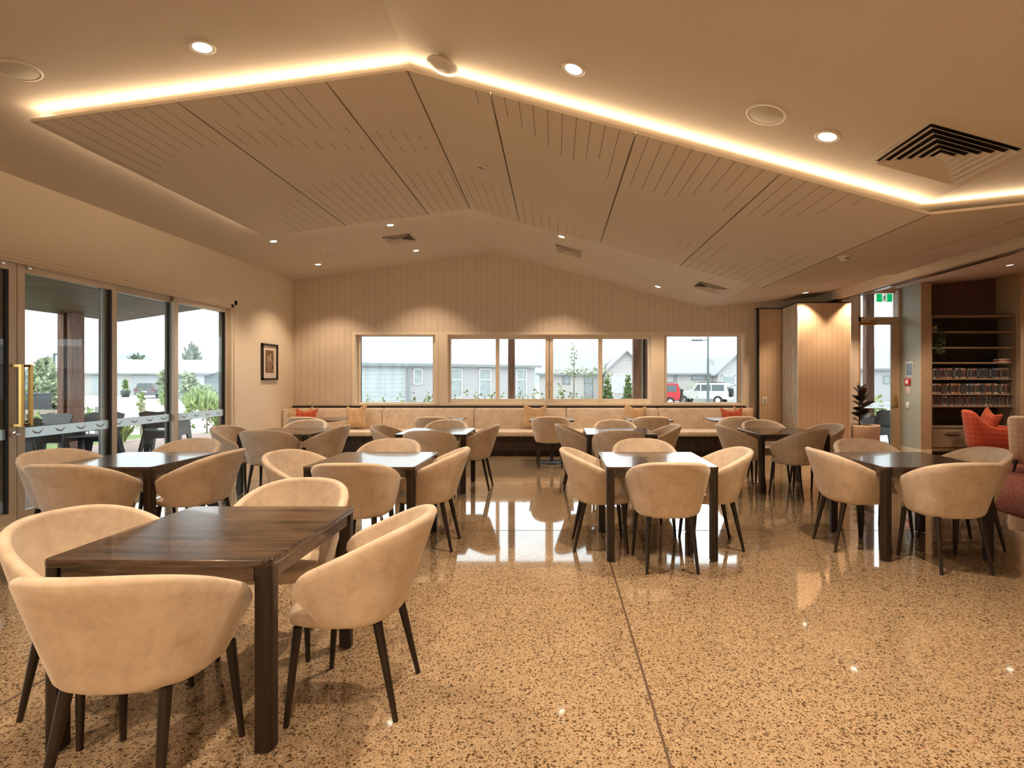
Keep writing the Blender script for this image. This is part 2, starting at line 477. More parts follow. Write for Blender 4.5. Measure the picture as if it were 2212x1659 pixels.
# ceiling: solid slab following the slopes
m = MB()
ys = [NEAR, 1, 4, 7, D + 0.01]
for y0, y1 in zip(ys[:-1], ys[1:]):
    for xs0, xs1 in (((lambda y: XL), ridge_x), (ridge_x, (lambda y: VX)), ((lambda y: VX), (lambda y: XE))):
        q = [(xs0(y0), y0), (xs1(y0), y0), (xs1(y1), y1), (xs0(y1), y1)]
        m.prism([(x, y, ceil_z(x, y)) for x, y in q], (0, 0, 0.12))
struct(m.build('ceiling', paint), 'cream painted ceiling folded into a ridge and a valley', 'ceiling')

# back wall (y = D .. D+0.16), openings: three windows and the door
WINS = [(-3.98, -2.38), (-2.152, 1.913), (2.152, 3.73)]
WZ0, WZ1 = 0.944, 2.32
DX0, DX1, DZ1 = 6.02, 6.80, 3.20
T = 0.16
m = MB()
def wall_piece(x0, x1, z0, z1):
    """z1 None: up to the ceiling"""
    xs = [x0] + [x for x in (ridge_x(D), VX) if x0 < x < x1] + [x1]
    for a, b in zip(xs[:-1], xs[1:]):
        za = ceil_z(a + 1e-4, D) + 0.005 if z1 is None else z1
        zb = ceil_z(b - 1e-4, D) + 0.005 if z1 is None else z1
        m.prism([(a, D, z0), (b, D, z0), (b, D, zb), (a, D, za)], (0, T, 0))
edges = [XL - 0.15]
for a, b in WINS: edges += [a, b]
edges += [DX0, DX1, 7.06]
wall_piece(edges[0], WINS[0][0], 0, None)
for (a, b), nx in zip(WINS, (WINS[1][0], WINS[2][0], DX0)):
    wall_piece(a, b, 0, WZ0); wall_piece(a, b, WZ1, None); wall_piece(b, nx, 0, None)
wall_piece(DX0, DX1, DZ1, None)
wall_piece(DX1, 7.06, 0, None)
struct(m.build('wall_back', wall_groove), 'beige acoustic wall with fine vertical grooves', 'wall')

# left wall with the wide door opening
LY0, LY1, LZ1 = 1.66, 8.86, 2.64
m = MB()
zt = ceil_z(XL, 5) + 0.01
m.box((XL - 0.16, NEAR - 0.15, 0), (XL, LY0, zt)); m.box((XL - 0.16, LY1, 0), (XL, D, zt)); m.box((XL - 0.16, LY0, LZ1), (XL, LY1, zt))
struct(m.build('wall_left', paint_wall), 'smooth cream wall above and beside the glass sliding doors', 'wall')
m = MB(); m.box((XL - 0.15, NEAR - 0.15, 0), (XE, NEAR, 4.1)); struct(m.build('wall_near', paint_wall), 'cream wall behind the viewer', 'wall')
m = MB(); m.box((XE, NEAR - 0.15, 0), (XE + 0.15, D, 4.1)); struct(m.build('wall_right', paint_wall), 'cream wall on the far side of the lounge', 'wall')

# sage side wall by the back door, pilaster, recess, pier
SX = 6.86
m = MB()
m.box((SX, 10.27, 0), (7.04, D, ceil_z(SX, 10) + 0.0))
struct(m.build('wall_sage', green_wall), 'sage grey side wall between the exit door and the bookshelf', 'wall')
m = MB(); m.box((SX - 0.004, 10.245, 0), (7.05, 10.27, ceil_z(SX, 10) - 0.005))
struct(m.build('trim_1', mat_plain('tan pilaster', (0.46, 0.35, 0.23), 0.5)), 'tan pilaster edging the bookshelf recess', 'trim')
m = MB(); m.box((7.04, D - 0.05, 2.6), (8.70, D, 3.45))
struct(m.build('wall_recess', felt_brown), 'dark brown felt panel above the bookshelf', 'wall')
m = MB(); m.box((8.70, 10.22, 0), (XE, D, 3.7)); m.box((8.70,D,0),(XE,D+.16,3.7))
struct(m.build('wall_pier', mat_plain('warm pier paint', (0.55, 0.45, 0.31), 0.6)), 'ochre wall at the far side of the bookshelf', 'wall')
m = MB(); m.box((7.04, D, 0), (8.70, D + 0.16, 3.5)); struct(m.build('wall_behind_shelf', green_wall), 'wall behind the built in bookshelf', 'wall')

m = MB(); m.box((XL, LY1 + 0.11, 0), (XL + 0.012, 10.15, 0.09)); struct(m.build('baseboard_left', trim_m))
m = MB(); m.box((5.5, D - 0.012, 0), (DX0 - 0.05, D, 0.09)); m.box((SX - 0.012, 10.24, 0), (SX, D, 0.11)); m.box((SX - 0.014, 10.233, 0), (7.05, 10.245, 0.11))
struct(m.build('baseboard_back', trim_m))

# dropped beam carrying the folding wall track
BX0, BX1, BZ = 5.14, 5.40, 2.905
m = MB()
m.prism([(BX0, NEAR, BZ), (BX1, NEAR, BZ), (BX1, NEAR, ceil_z(BX1, 5)), (BX0, NEAR, ceil_z(BX0, 5))], (0, D - NEAR, 0))
struct(m.build('beam', trim_m), 'cream dropped beam running from the back wall along the lounge', 'beam')
m = MB()
for x in (BX0 + 0.09, BX0 + 0.155): m.box((x, NEAR, BZ - 0.004), (x + 0.014, D, BZ + 0.001))
struct(m.build('trim_2', groove_dark), 'dark twin track slots under the beam', 'trim')
m = MB()
m.box((BX0 + 0.106, NEAR, BZ - 0.010), (BX0 + 0.153, D, BZ - 0.001)); m.box((BX0+.17, NEAR, BZ-.012),(BX0+.2, D, BZ-.001))
struct(m.build('trim_3', chrome), 'polished track rail under the beam', 'trim')

# ------------------------------------------------------------------ windows
def window(name, x0, x1, label, ndiv):
    y0 = D + 0.115
    fr = MB()
    fx = 0.075 if ndiv == 1 else 0.035
    zb, zt_ = (0.97, 2.285) if ndiv == 1 else (1.035, 2.235)
    gx0, gx1 = (x0 + 0.075, x1 - 0.075) if ndiv == 1 else (x0 + 0.06, x1 - 0.06)
    fr.box((x0, y0 - 0.02, WZ0), (gx0, y0 + 0.04, WZ1)); fr.box((gx1, y0 - 0.02, WZ0), (x1, y0 + 0.04, WZ1))
    fr.box((gx0, y0 - 0.02, WZ0), (gx1, y0 + 0.04, zb)); fr.box((gx0, y0 - 0.02, zt_), (gx1, y0 + 0.04, WZ1))
    root = fr.build(name, trim_m)
    struct(root, label, 'window')
    pw = 0.05
    # architrave proud of the wall
    a = MB()
    for lo, hi in (((x0 - pw, D - 0.014, WZ0 - 0.04), (x0 + 0.004, D, WZ1 + pw)), ((x1 - 0.004, D - 0.014, WZ0 - 0.04), (x1 + pw, D, WZ1 + pw)),
                   ((x0, D - 0.014, WZ1 - 0.004), (x1, D, WZ1 + pw)), ((x0, D - 0.02, WZ0 - 0.045), (x1, D + 0.10, WZ0 + 0.004))):
        a.box(lo, hi)
    a.box((x0, D, WZ0), (x0 + 0.012, y0, WZ1)); a.box((x1 - 0.012, D, WZ0), (x1, y0, WZ1)); a.box((x0, D, WZ1 - 0.012), (x1, y0, WZ1))
    a.build('architrave', trim_m, root)
    if ndiv == 1:
        g = MB(); g.box((gx0, y0 + 0.006, zb), (gx1, y0 + 0.012, zt_)); g.build('pane', glass, root)
        s_ = MB(); s_.box((gx0, y0 - 0.004, zb), (gx0 + 0.008, y0 + 0.03, zt_)) ; s_.box((gx1 - 0.008, y0 - 0.004, zb), (gx1, y0 + 0.03, zt_))
        s_.build('seal', alu_dark, root)
        k = MB()
        for t in (0.2, 0.8):
            xx = gx0 + (gx1 - gx0) * t
            k.box((xx - 0.03, y0 - 0.035, zb - 0.03), (xx + 0.03, y0 - 0.02, zb - 0.015))
        k.build('catch', trim_m, root)
    else:
        xs = [(u - CX) * (y0) / F for u in (972, 1071, 1079, 1178, 1195, 1292, 1301, 1400)]
        b = MB()
        b.box((gx0 - 0.02, y0 - 0.015, WZ0), (xs[0], y0 + 0.035, WZ1)); b.box((xs[7], y0 - 0.015, WZ0), (gx1 + 0.02, y0 + 0.035, WZ1))
        for i, j in ((1, 2), (5, 6)): b.box((xs[i], y0 - 0.035, zb - 0.05), (xs[j], y0 + 0.03, zt_ + 0.04))
        xm = (xs[3] + xs[4]) / 2
        b.box((xs[3], y0 - 0.035, zb - 0.05), (xm - 0.006, y0 + 0.03, zt_ + 0.04)); b.box((xm + 0.006, y0 - 0.035, zb - 0.05), (xs[4], y0 + 0.03, zt_ + 0.04))
        b.build('mullion', trim_m, root)
        k = MB(); k.box((xm - 0.006, y0 - 0.02, zb - 0.05), (xm + 0.006, y0 + 0.02, zt_ + 0.04)); k.build('seal', alu_dark, root)
        for i in (0, 2, 4, 6):
            g = MB(); g.box((xs[i], y0 + 0.006, zb), (xs[i + 1], y0 + 0.012, zt_)); g.build('pane', glass, root)
        for sx in (-0.035, 0.035):
            k = MB(); zc = 1.45
            k.box((xm + sx - 0.012, y0 - 0.043, 1.22), (xm + sx + 0.012, y0 - 0.035, 1.47))
            k.box((xm + sx - 0.004, y0 - 0.045, 1.28), (xm + sx + 0.004, y0 - 0.043, 1.36), 1)
            k.build('latch', [white_pl, black_metal], root)
    return root
window('window_1', *WINS[0], 'fixed window beside the picture wall looking at the pale garage', 1)
window('window_2', *WINS[1], 'wide four light sliding window in the middle of the back wall', 4)
window('window_3', *WINS[2], 'fixed window near the folding partition looking at the parked off-roaders', 1)
m = MB()
for a, b in ((WINS[0][1] + 0.05, WINS[1][0] - 0.05), (WINS[1][1] + 0.05, WINS[2][0] - 0.05)):
    m.box((a, D - 0.006, WZ0 - 0.04), (b, D, WZ1 + 0.045))
struct(m.build('trim_4', trim_m), 'flat cream boards between the windows', 'trim')

# ------------------------------------------------------------------ bird decal band
def bird(mb, o, ex, ez, s, nrm, flip=1):
    """flying bird: two swept wings; o centre, ex/ez axes"""
    pts = [(-1.0, 0.32), (-0.55, 0.02), (-0.15, -0.10), (0.15, -0.22), (0.45, 0.0), (1.0, 0.36), (0.62, -0.12), (0.22, -0.42), (-0.05, -0.36), (-0.6, -0.24), (-0.85, 0.0)]
    P3 = [o + ex * (x * s * flip) + ez * (z * s) for x, z in pts]
    mb.prism(P3, nrm * 0.0015)

# ------------------------------------------------------------------ sliding doors in the left wall
GX = XL - 0.075
def leaf(idx, y0, y1, xoff, label, stile=0.075):
    x0, x1 = GX + xoff - 0.022, GX + xoff + 0.022
    zb, zt_ = 0.14, 2.50
    m = MB()
    for lo, hi in (((x0, y0, 0.03), (x1, y0 + stile, 2.60)), ((x0, y1 - stile, 0.03), (x1, y1, 2.60)),
                   ((x0, y0 + stile, 0.03), (x1, y1 - stile, zb)), ((x0, y0 + stile, zt_), (x1, y1 - stile, 2.60))):
        m.box(lo, hi)
    r = m.build('door_%d' % idx, alu); struct(r, label, 'door')
    m = MB(); m.box((x0 + 0.016, y0 + stile, zb), (x0 + 0.022, y1 - stile, zt_)); m.build('pane', glass, r)
    m = MB()
    m.box((x0 - 0.002, y1 - stile - 0.012, zb), (x1 - 0.004, y1 - stile, zt_)); m.box((x0 - 0.002, y0 + stile, zb), (x1 - 0.004, y0 + stile + 0.004, zt_))
    m.build('seal', alu_dark, r)
    # outer dark frame face
    m = MB()
    m.box((x0 - 0.03, y1 - stile - 0.055, 0.03), (x0, y1, 2.60)); m.box((x0 - 0.03, y0, 0.03), (x0, y0 + stile, 2.60)); m.box((x0 - 0.03, y0, 2.5), (x0, y1, 2.6))
    m.build('outer_frame', alu_grey, r)
    m = MB(); m.box((x0 + 0.0225, y0 + stile, 0.855), (x0 + 0.0235, y1 - stile - 0.012, 0.957)); film = m.build('film_band', decal_m, r)
    m = MB(); n = 4; L = y1 - y0 - 2 * stile
    for k in range(n):
        bird(m, Vector((x0 + 0.024, y0 + stile + L * (k + 0.6) / (n + 0.15), 0.908)), Vector((0, 1, 0)), Vector((0, 0, 1)), 0.062, Vector((1, 0, 0)))
    m.build('bird_print', decal_d, film)
    return r
dleaf = []
dleaf.append(leaf(1, 1.70, 2.92, -0.05, 'glass sliding door nearest the viewer'))
dleaf.append(leaf(2, 2.90, 4.13, 0.0, 'glass sliding door beside the fixed near panel'))
dleaf.append(leaf(3, 4.13, 5.345, 0.0, 'near leaf of the double sliding door with brass handle'))
dleaf.append(leaf(4, 5.355, 6.57, 0.0, 'far leaf of the double sliding door with brass handle'))
dleaf.append(leaf(5, 6.45, 7.67, -0.05, 'glass sliding door behind the far leaf'))
dleaf.append(leaf(6, 7.56, 8.80, 0.0, 'last glass sliding door before the framed picture'))
def door_handle(y, root, side, lab):
    m = MB(); xs = GX + 0.022 if side > 0 else GX - 0.022
    xb = xs + side * 0.09
    m.box((xb - 0.013, y - 0.013, 0.98), (xb + 0.013, y + 0.013, 1.585))
    for z in (0.993, 1.572): m.box((min(xs, xb), y - 0.011, z - 0.012), (max(xs, xb), y + 0.011, z + 0.012))
    o = m.build('handle', brass, root); o['label'] = lab
door_handle(5.395, dleaf[3], 1, 'brass bar handle'); door_handle(5.30, dleaf[2], 1, 'brass bar handle')
door_handle(5.395, dleaf[3], -1, 'outer brass bar handle'); door_handle(5.30, dleaf[2], -1, 'outer brass bar handle')
m = MB(); m.rbox((GX + 0.022, 5.29, 0.87), (GX + 0.032, 5.325, 0.935), 0.003); m.tube((GX + 0.03, 5.31, 0.905), (GX + 0.06, 5.31, 0.905), 0.008); m.box((GX + 0.055, 5.30, 0.895), (GX + 0.062, 5.35, 0.912))
m.build('lock', chrome, dleaf[2])
for y, i in ((5.19, 2), (5.455, 3)):
    m = MB(); m.rbox((GX + 0.022, y - 0.022, 2.535), (GX + 0.05, y + 0.022, 2.60), 0.004); m.build('roller_bracket', chrome, dleaf[i])
# frame round the opening
m = MB()
tw = 0.07
m.box((XL - 0.13, LY1 - 0.06, 0), (XL, LY1, LZ1)); m.box((XL - 0.13, LY0, 0), (XL, LY0 + 0.04, LZ1)); m.box((XL - 0.15, LY0, 2.60), (XL - 0.0, LY1, LZ1))
m.box((XL - 0.15, LY0, 0), (XL + 0.01, LY1, 0.028))
m.box((XL - 0.002, LY1 - 0.002, 0), (XL + 0.016, LY1 + tw, LZ1 + tw)); m.box((XL - 0.002, LY0 - tw, LZ1), (XL + 0.016, LY1 + tw, LZ1 + tw))
m.box((XL - 0.06, LY0, 2.575), (XL - 0.045, LY1, 2.60)); m.box((XL - 0.03, LY0, 2.575), (XL - 0.015, LY1, 2.60))
struct(m.build('trim_5', trim_m), 'cream frame and head track round the sliding doors', 'trim')
m = MB(); m.rbox((XL + 0.03, 2.2, 0), (-4.42, 4.97, 0.012), 0.004)
tag(m.build('door_mat', mat_rubber), 'dark ribbed entrance mat lying inside the glass doors', 'mat')

# ------------------------------------------------------------------ exit door
yd = D + 0.02
def dx(u): return (u - CX) * yd / F
def dz(v): return EYE + (CY - v) * yd / F
m = MB()
m.box((DX0, D - 0.015, 0), (DX0 + 0.035, D + 0.1, DZ1)); m.box((dx(1938.5), D - 0.015, 0), (DX1 + 0.04, D + 0.1, DZ1))
m.box((DX0, D - 0.015, dz(695)), (DX1, D + 0.1, dz(685))); m.box((DX0, D - 0.015, dz(626)), (DX1, D + 0.1, DZ1))
ex = m.build('door_7', mat_plain('bronze beige door', (0.50, 0.38, 0.25), 0.45)); struct(ex, 'glazed exit door with a window above it in the back corner', 'door')
m = MB()
a0, a1 = DX0 + 0.035, dx(1938)
m.box((a0, D + 0.01, 0.01), (dx(1858.6), D + 0.055, dz(695.5))); m.box((dx(1925), D + 0.01, 0.01), (a1, D + 0.055, dz(695.5)))
m.box((dx(1858.6), D + 0.01, 0.01), (dx(1925), D + 0.055, dz(961))); m.box((dx(1858.6), D + 0.01, dz(701.5)), (dx(1925), D + 0.055, dz(695.5)))
m.build('leaf', MATS['bronze beige door'], ex)
m = MB(); m.box((dx(1858.6), D + 0.03, dz(961)), (dx(1925), D + 0.036, dz(701.5))); m.build('pane', glass, ex)
m = MB(); m.box((a0, D + 0.03, dz(684.5)), (a1, D + 0.036, dz(626))); m.build('pane', glass, ex)
m = MB(); m.box((dx(1859), D + 0.0295, 0.855), (dx(1925), D + 0.0299, 0.957)); fb = m.build('film_band', decal_m, ex)
m = MB()
for u in (1880, 1905): bird(m, Vector((dx(u), D + 0.028, 0.908)), Vector((1, 0, 0)), Vector((0, 0, 1)), 0.055, Vector((0, -1, 0)))
m.build('bird_print', decal_d, fb)
m = MB(); m.rbox((dx(1857), D - 0.05, dz(703)), (dx(1889), D + 0.01, dz(695)), 0.006); m.bar((dx(1878), D - 0.03, dz(693)), (dx(1910), D - 0.02, dz(690)), 0.02, 0.01); m.build('door_closer', brass, ex)
m = MB(); m.rbox((dx(1931), D - 0.002, dz(878)), (dx(1936.5), D + 0.01, dz(853)), 0.003); m.tube((dx(1934), D, dz(866)), (dx(1934), D - 0.05, dz(866)), 0.009); m.tube((dx(1934), D - 0.05, dz(866)), (dx(1919), D - 0.05, dz(866)), 0.009)
m.build('handle', brass, ex)
m = MB(); m.box((dx(1925) - 0.008, D + 0.004, dz(961)), (dx(1925), D + 0.03, dz(701.5))); m.build('seal', alu_grey, ex)

# exit sign hanging from the lounge ceiling
p = Vector((6.29, 10.42, 0)); zc = ceil_z(p.x, p.y)
es = thing('exit_sign', 'green running man exit sign hanging above the exit door', 'sign', (p.x, p.y, zc))
def ez_(v): return EYE + (CY - v) * p.y / F - zc
def ex_(u): return (u - CX) * p.y / F - p.x
m = MB(); m.rbox((ex_(1887), -0.045, ez_(634)), (ex_(1931), 0.045, 0.01), 0.006); m.build('housing', mat_plain('sign housing', (0.62, 0.50, 0.40), 0.5), es)
m = MB(); m.box((ex_(1891.5), -0.008, ez_(653.5)), (ex_(1928), 0.008, ez_(634))); m.build('backing', white_sign, es)
for a, b in ((1893, 1904.5), (1915.5, 1926.5)):
    m = MB(); m.box((ex_(a), -0.011, ez_(652)), (ex_(b), -0.008, ez_(635))); m.build('green_field', green_sign, es)
m = MB()  # running figure
def seg2(a, b, wd):
    a = Vector((ex_(a[0]), -0.0095, ez_(a[1]))); b = Vector((ex_(b[0]), -0.0095, ez_(b[1])))
    d_ = (b - a).normalized(); n_ = Vector((-d_.z, 0, d_.x)) * wd / 2
    m.prism([a - n_, b - n_, b + n_, a + n_], (0, -0.002, 0))
seg2((1910.8, 640.0), (1909.2, 645.2), 0.024)
seg2((1909.4, 644.6), (1912.3, 647.2), 0.015); seg2((1912.0, 646.8), (1912.2, 651.0), 0.013)
seg2((1909.2, 645.0), (1907.6, 648.0), 0.015); seg2((1907.9, 647.8), (1904.8, 649.2), 0.013)
seg2((1910.6, 640.6), (1907.6, 640.8), 0.010); seg2((1907.6, 640.6), (1906.2, 643.2), 0.010)
seg2((1911.0, 640.6), (1913.2, 642.8), 0.010); seg2((1913.0, 642.6), (1914.8, 642.0), 0.010)
c_ = Vector((ex_(1911.6), -0.0095, ez_(637.6)))
m.prism([c_ + Vector((cos(k * pi / 4), 0, sin(k * pi / 4))) * 0.014 for k in range(8)], (0, -0.002, 0))
m.build('running_figure', mat_emit('figure green', (0.0, 0.20, 0.08), 0.3), es)

# items on the sage wall
def on_sage(u0, u1, v0, v1, thick, name, mt, parent=None):
    d0 = SX * F / (u0 - CX); d1 = SX * F / (u1 - CX)
    dm = (d0 + d1) / 2
    mb = MB(); mb.rbox((SX - thick, d1, EYE + (CY - v1) * dm / F), (SX + 0.0, d0, EYE + (CY - v0) * dm / F), 0.003)
    return mb, dm
mb, dm = on_sage(1956.5, 1973, 781, 814, 0.006, '', None)
o = mb.build('notice', mat_plain('white card', (0.7, 0.72, 0.72), 0.6)); tag(o, 'white framed paper notice with a blue grey photo on the sage wall', 'notice')
mb, dm = on_sage(1958.5, 1971.5, 785, 811, 0.008, '', None); mb.build('printed_photo', mat_plain('blue grey print', (0.22, 0.30, 0.38), 0.5, var=0.5, scale=40), o)
cpt = thing('fire_call_point', 'red fire alarm call point on the sage wall with a tag below', 'alarm', (SX, 10.6, 1.4))
cpt.location = (0, 0, 0)
mb, dm = on_sage(1956, 1967, 818, 832, 0.03, '', None); mb.build('housing', red_pl, cpt)
mb, dm = on_sage(1958.5, 1964.5, 821, 829, 0.033, '', None); mb.build('press_plate', white_pl, cpt)
mb, dm = on_sage(1957, 1966, 834, 851, 0.004, '', None); tg = mb.build('hanging_tag', mat_plain('pink white tag', (0.68, 0.55, 0.52), 0.6), cpt)
mb, dm = on_sage(1957.5, 1965, 868, 882, 0.012, '', None); o = mb.build('light_switch', white_pl); tag(o, 'small white light switch plate on the sage wall', 'switch')
mb, dm = on_sage(1959.5, 1963, 872, 878, 0.016, '', None); mb.build('rocker', white_pl, o)

# ------------------------------------------------------------------ bookshelf
YB = 10.32
bs = thing('bookshelf', 'tall built in taupe bookshelf with disc cases and drawers', 'bookshelf', (7.88, YB, 0))
def bz(v): return EYE + (CY - v) * YB / F
bx0, bx1 = 7.09 - 7.88, 8.68 - 7.88
shelf_v = [683, 717, 751, 784, 818.7, 852, 878, 922.5]
m = MB()
m.box((bx0, 0, 0.07), (bx0 + 0.03, 0.40, bz(681))); m.box((bx1 - 0.03, 0, 0.07), (bx1, 0.40, bz(681))); m.box((bx0, 0.0, bz(685)), (bx1, 0.40, bz(681)))
m.build('carcass', shelf_m, bs, )
m = MB(); m.box((bx0 + 0.03, 0.37, 0.1), (bx1 - 0.03, 0.395, bz(685))); m.build('back_panel', shelf_in, bs)
SH = []
for v in shelf_v[1:]:
    z1 = bz(v - 1.6); z0 = bz(v + 1.6)
    m = MB(); m.box((bx0 + 0.03, 0.002, z0), (bx1 - 0.03, 0.37, z1)); o = m.build('shelf', shelf_m, bs); SH.append(z1)
m = MB(); m.box((bx0 + 0.03, 0.05, 0.0), (bx1 - 0.03, 0.37, 0.07)); m.build('kickboard', shelf_in, bs)
m = MB(); m.box((bx0 + 0.03, 0.01, 0.07), (bx1 - 0.03, 0.37, bz(967))); m.box((-0.01,0.02,bz(967)),(0.01,0.37,bz(926))); m.build('plinth', shelf_m, bs)
for a, b in ((bx0 + 0.033, -0.012), (0.012, bx1 - 0.033)):
    m = MB(); m.box((a, -0.002, bz(966)), (b, 0.018, bz(926))); dr = m.build('drawer', shelf_m, bs)
    m = MB(); c_ = (a + b) / 2
    m.box((c_ - 0.15, -0.03, bz(934.5)), (c_ + 0.15, -0.002, bz(932.5))); m.box((c_ - 0.15, -0.03, bz(936)), (c_ + 0.15, -0.026, bz(932.5)))
    m.build('handle', alu, dr)
# small fillers beside the unit
random.seed(7)
pal = {'black': (0.02, 0.02, 0.022), 'dark grey': (0.09, 0.09, 0.10), 'cream': (0.55, 0.45, 0.34), 'dull red': (0.32, 0.05, 0.045),
       'tan': (0.42, 0.27, 0.16), 'slate blue': (0.10, 0.15, 0.22), 'pale grey': (0.42, 0.40, 0.38), 'orange': (0.55, 0.20, 0.10)}
cmats = {k: mat_plain(k + ' case', tuple(min(.8, x * 1.7) for x in c), 0.45, var=0.5, scale=70) for k, c in pal.items()}
proto = {}
def case_proto(k):
    if k not in proto:
        mb = MB(); mb.box((-0.0068, 0, 0), (0.0068, 0.135, 0.19)); mb.box((-0.006, -0.001, 0.03), (0.006, 0.0, 0.16), 1)
        me = mb.build('disc_case', [cmats[k], cmats['black' if k != 'black' else 'dark grey']])
        proto[k] = me; return me
    c = proto[k].copy(); col.objects.link(c); return c
rows = [(SH[3], 'upper', 'the upper filled shelf'), (SH[4], 'middle', 'the middle filled shelf'), (SH[5], 'lowest', 'the lowest filled shelf')]
for z, nm, where in rows:
    x = 7.88 + bx0 + 0.045; i = 0
    while x < 7.88 + bx1 - 0.045:
        k = random.choices(list(pal), weights=[20, 14, 17, 13, 12, 9, 11, 4])[0]
        if nm == 'upper' and 0.55 < (x - 7.1) / 1.6 < 0.78: k = random.choice(['black', 'dark grey', 'slate blue'])
        o = case_proto(k)
        o.location = (x, YB + 0.045 + random.uniform(-0.006, 0.006), z); o.scale = (1.0, 1, random.uniform(0.94, 1.03) * (0.93 if nm == 'lowest' else 1.0))
        tag(o, 'upright %s disc case spine in the row on %s' % (k, where), 'disc case', 'disc cases in a row on ' + where)
        x += 0.0157; i += 1
for k in range(3):
    mb = MB(); mb.box((-0.11, 0, 0), (0.11, 0.15, 0.022)); o = mb.build('book', cmats[('cream', 'dull red', 'pale grey')[k]])
    o.location = (8.52 + 0.005 * k, YB + 0.03 + 0.004 * k, SH[2] + 0.0 + 0.0225 * k)
    tag(o, ('bottom cream book of the flat pile under the empty shelf', 'middle red book of the flat pile under the empty shelf', 'top pale grey book of the flat pile under the empty shelf')[k], 'book', 'books lying flat on the empty shelf')
# trailing plant on the second shelf
tp = thing('trailing_plant', 'trailing green plant spilling down the side of the bookshelf', 'plant', (7.22, YB + 0.12, SH[0]))
m = MB(); m.lathe([(0.0, 0), (0.05, 0), (0.065, 0.10), (0.055, 0.10), (0.05, 0.08), (0.0, 0.08)], 16); m.build('pot', pot_m, tp)
m = MB(); random.seed(3)
for k in range(170):
    a = random.uniform(0, 1)
    x = random.gauss(0.03, 0.055); y = -0.13 + random.uniform(-0.03, 0.02); z = 0.16 - a * 0.58
    if z > -0.01: y = random.uniform(-0.13, 0.05)
    x = max(-0.095, min(0.14 * (1 - 0.2 * a), x))
    s_ = random.uniform(0.014, 0.026); t_ = random.uniform(0, pi)
    c_ = Vector((x, y, z)); u_ = Vector((cos(t_), 0.3, sin(t_))).normalized() * s_; v_ = Vector((-sin(t_), 0.2, cos(t_))).normalized() * s_ * 0.6
    m.add([c_ - u_, c_ - v_, c_ + u_, c_ + v_], [(0, 1, 2, 3)])
m.build('foliage', leaf_ivy, tp)

# ------------------------------------------------------------------ ceiling rafts (acoustic panels)
PY0, PY1 = 4.254, 7.71
DROP = 0.085
def raft_z(x, y): return ceil_z(x, y) - DROP - (0.03 if x < ridge_x(y) - 2.0 else 0.0) * 0
def on_raft(u, v): return on_ceiling(u, v, DROP + 0.022)
def cr2(x, y): return (x * 0.4069, y * 0.4069)
def cr3(x, y): return (560 + x * 0.3797, 120 + y * 0.3797)
def cr4(x, y): return (1300 + x * 0.4123, 180 + y * 0.4123)
G = []   # grooves: (x, y0, y1)
for q in [(825,957),(838,920),(860,888),(885,858),(920,832),(963,808),(1020,793),(1085,780),(1160,775),
          (1283,615),(1403,645),(1507,665),(1600,678),(1690,688),(1777,697)]:
    p = on_raft(*cr2(*q)); G.append((p.x, PY0, p.y))
for a, b in [((1828,670),(1863,712)),((1140,640),(1315,775)),((1260,668),(1396,775)),((1376,692),(1478,780)),((1479,712),(1558,783)),((1574,730),(1637,788)),
             ((1664,741),(1715,793)),((1749,753),(1791,797)),((1832,763),(1865,800)),((1910,770),(1936,801))]:
    p = on_raft(*cr2(*a)); q = on_raft(*cr2(*b)); G.append(((p.x + q.x) / 2, p.y, q.y))
for a, b in [((665,428),(702,480)),((740,428),(780,486)),((820,430),(855,487)),((903,447),(922,481)),((725,515),(748,545)),((797,514),(820,547)),
             ((868,512),(889,546)),((940,514),(957,544)),((1013,518),(1025,543)),((1092,545),(1098,556))]:
    p = on_raft(*cr3(*a)); q = on_raft(*cr3(*b)); G.append(((p.x + q.x) / 2, p.y, q.y))
for q in [(163,990),(133,940),(133,900),(135,860),(155,830),(183,803),(258,758),(305,740),(350,722),(403,707),(457,693),(516,682),(574,673),(636,667),(698,660),
          (828,657),(890,655),(953,653),(1016,652),(1078,650),(1145,663),(1206,688),(1264,712),(1322,738),(1380,762),
          (1494,822),(1547,850),(1600,882),(1651,911),(1701,938),(1749,963),(1795,988),(1840,1018),(1884,1045)]:
    p = on_raft(*cr3(*q)); G.append((p.x, p.y, PY1))
for q in [(1250,275),(1416,357),(1496,410),(1571,462),(1646,516),(1718,569),(1785,612),(1850,648),(1915,675),(1980,698)]:
    p = on_raft(*cr3(*q)); G.append((p.x, PY0, p.y))
for q in [(148,538),(207,558),(266,576),(327,593),(387,608),(447,623),(509,638),(570,654),(633,669),(763,693),(845,693),(926,698),(1016,698),(1127,687),(1305,640)]:
    p = on_raft(*cr4(*q)); G.append((p.x, PY0, p.y))
for a, b in [((365,812),(350,828)),((417,822),(387,852)),((472,828),(427,873))]:
    p = on_raft(*cr4(*a)); q = on_raft(*cr4(*b)); G.append(((p.x + q.x) / 2, p.y, q.y))
for q in [(592,838),(661,838),(732,838),(797,845),(856,855),(914,867),(970,880),(1032,892),(1092,904)]:
    p = on_raft(*cr4(*q)); G.append((p.x, p.y, PY1))
for k in range(9): G.append((3.02 + 0.115 * k, 5.9 + 0.03 * k, PY1))
for k in range(6): G.append((4.18 + 0.115 * k, 6.2, PY1))
def rx(y): return ridge_x(y)
cuts = [-4.09, -2.95, -1.79, 'ridge', -0.508, 0.627, 1.756, 2.915, 4.05, 4.80]
names = ['outermost raft over the glass doors', 'second raft from the glass doors', 'narrow raft on the door side of the ridge', 'narrow raft with the smoke detector beside the ridge',
         'raft in the middle of the long slope', 'raft over the parked chairs of the joint table', 'last raft on the slope down to the valley', 'raft just past the valley', 'narrow raft against the dropped beam']
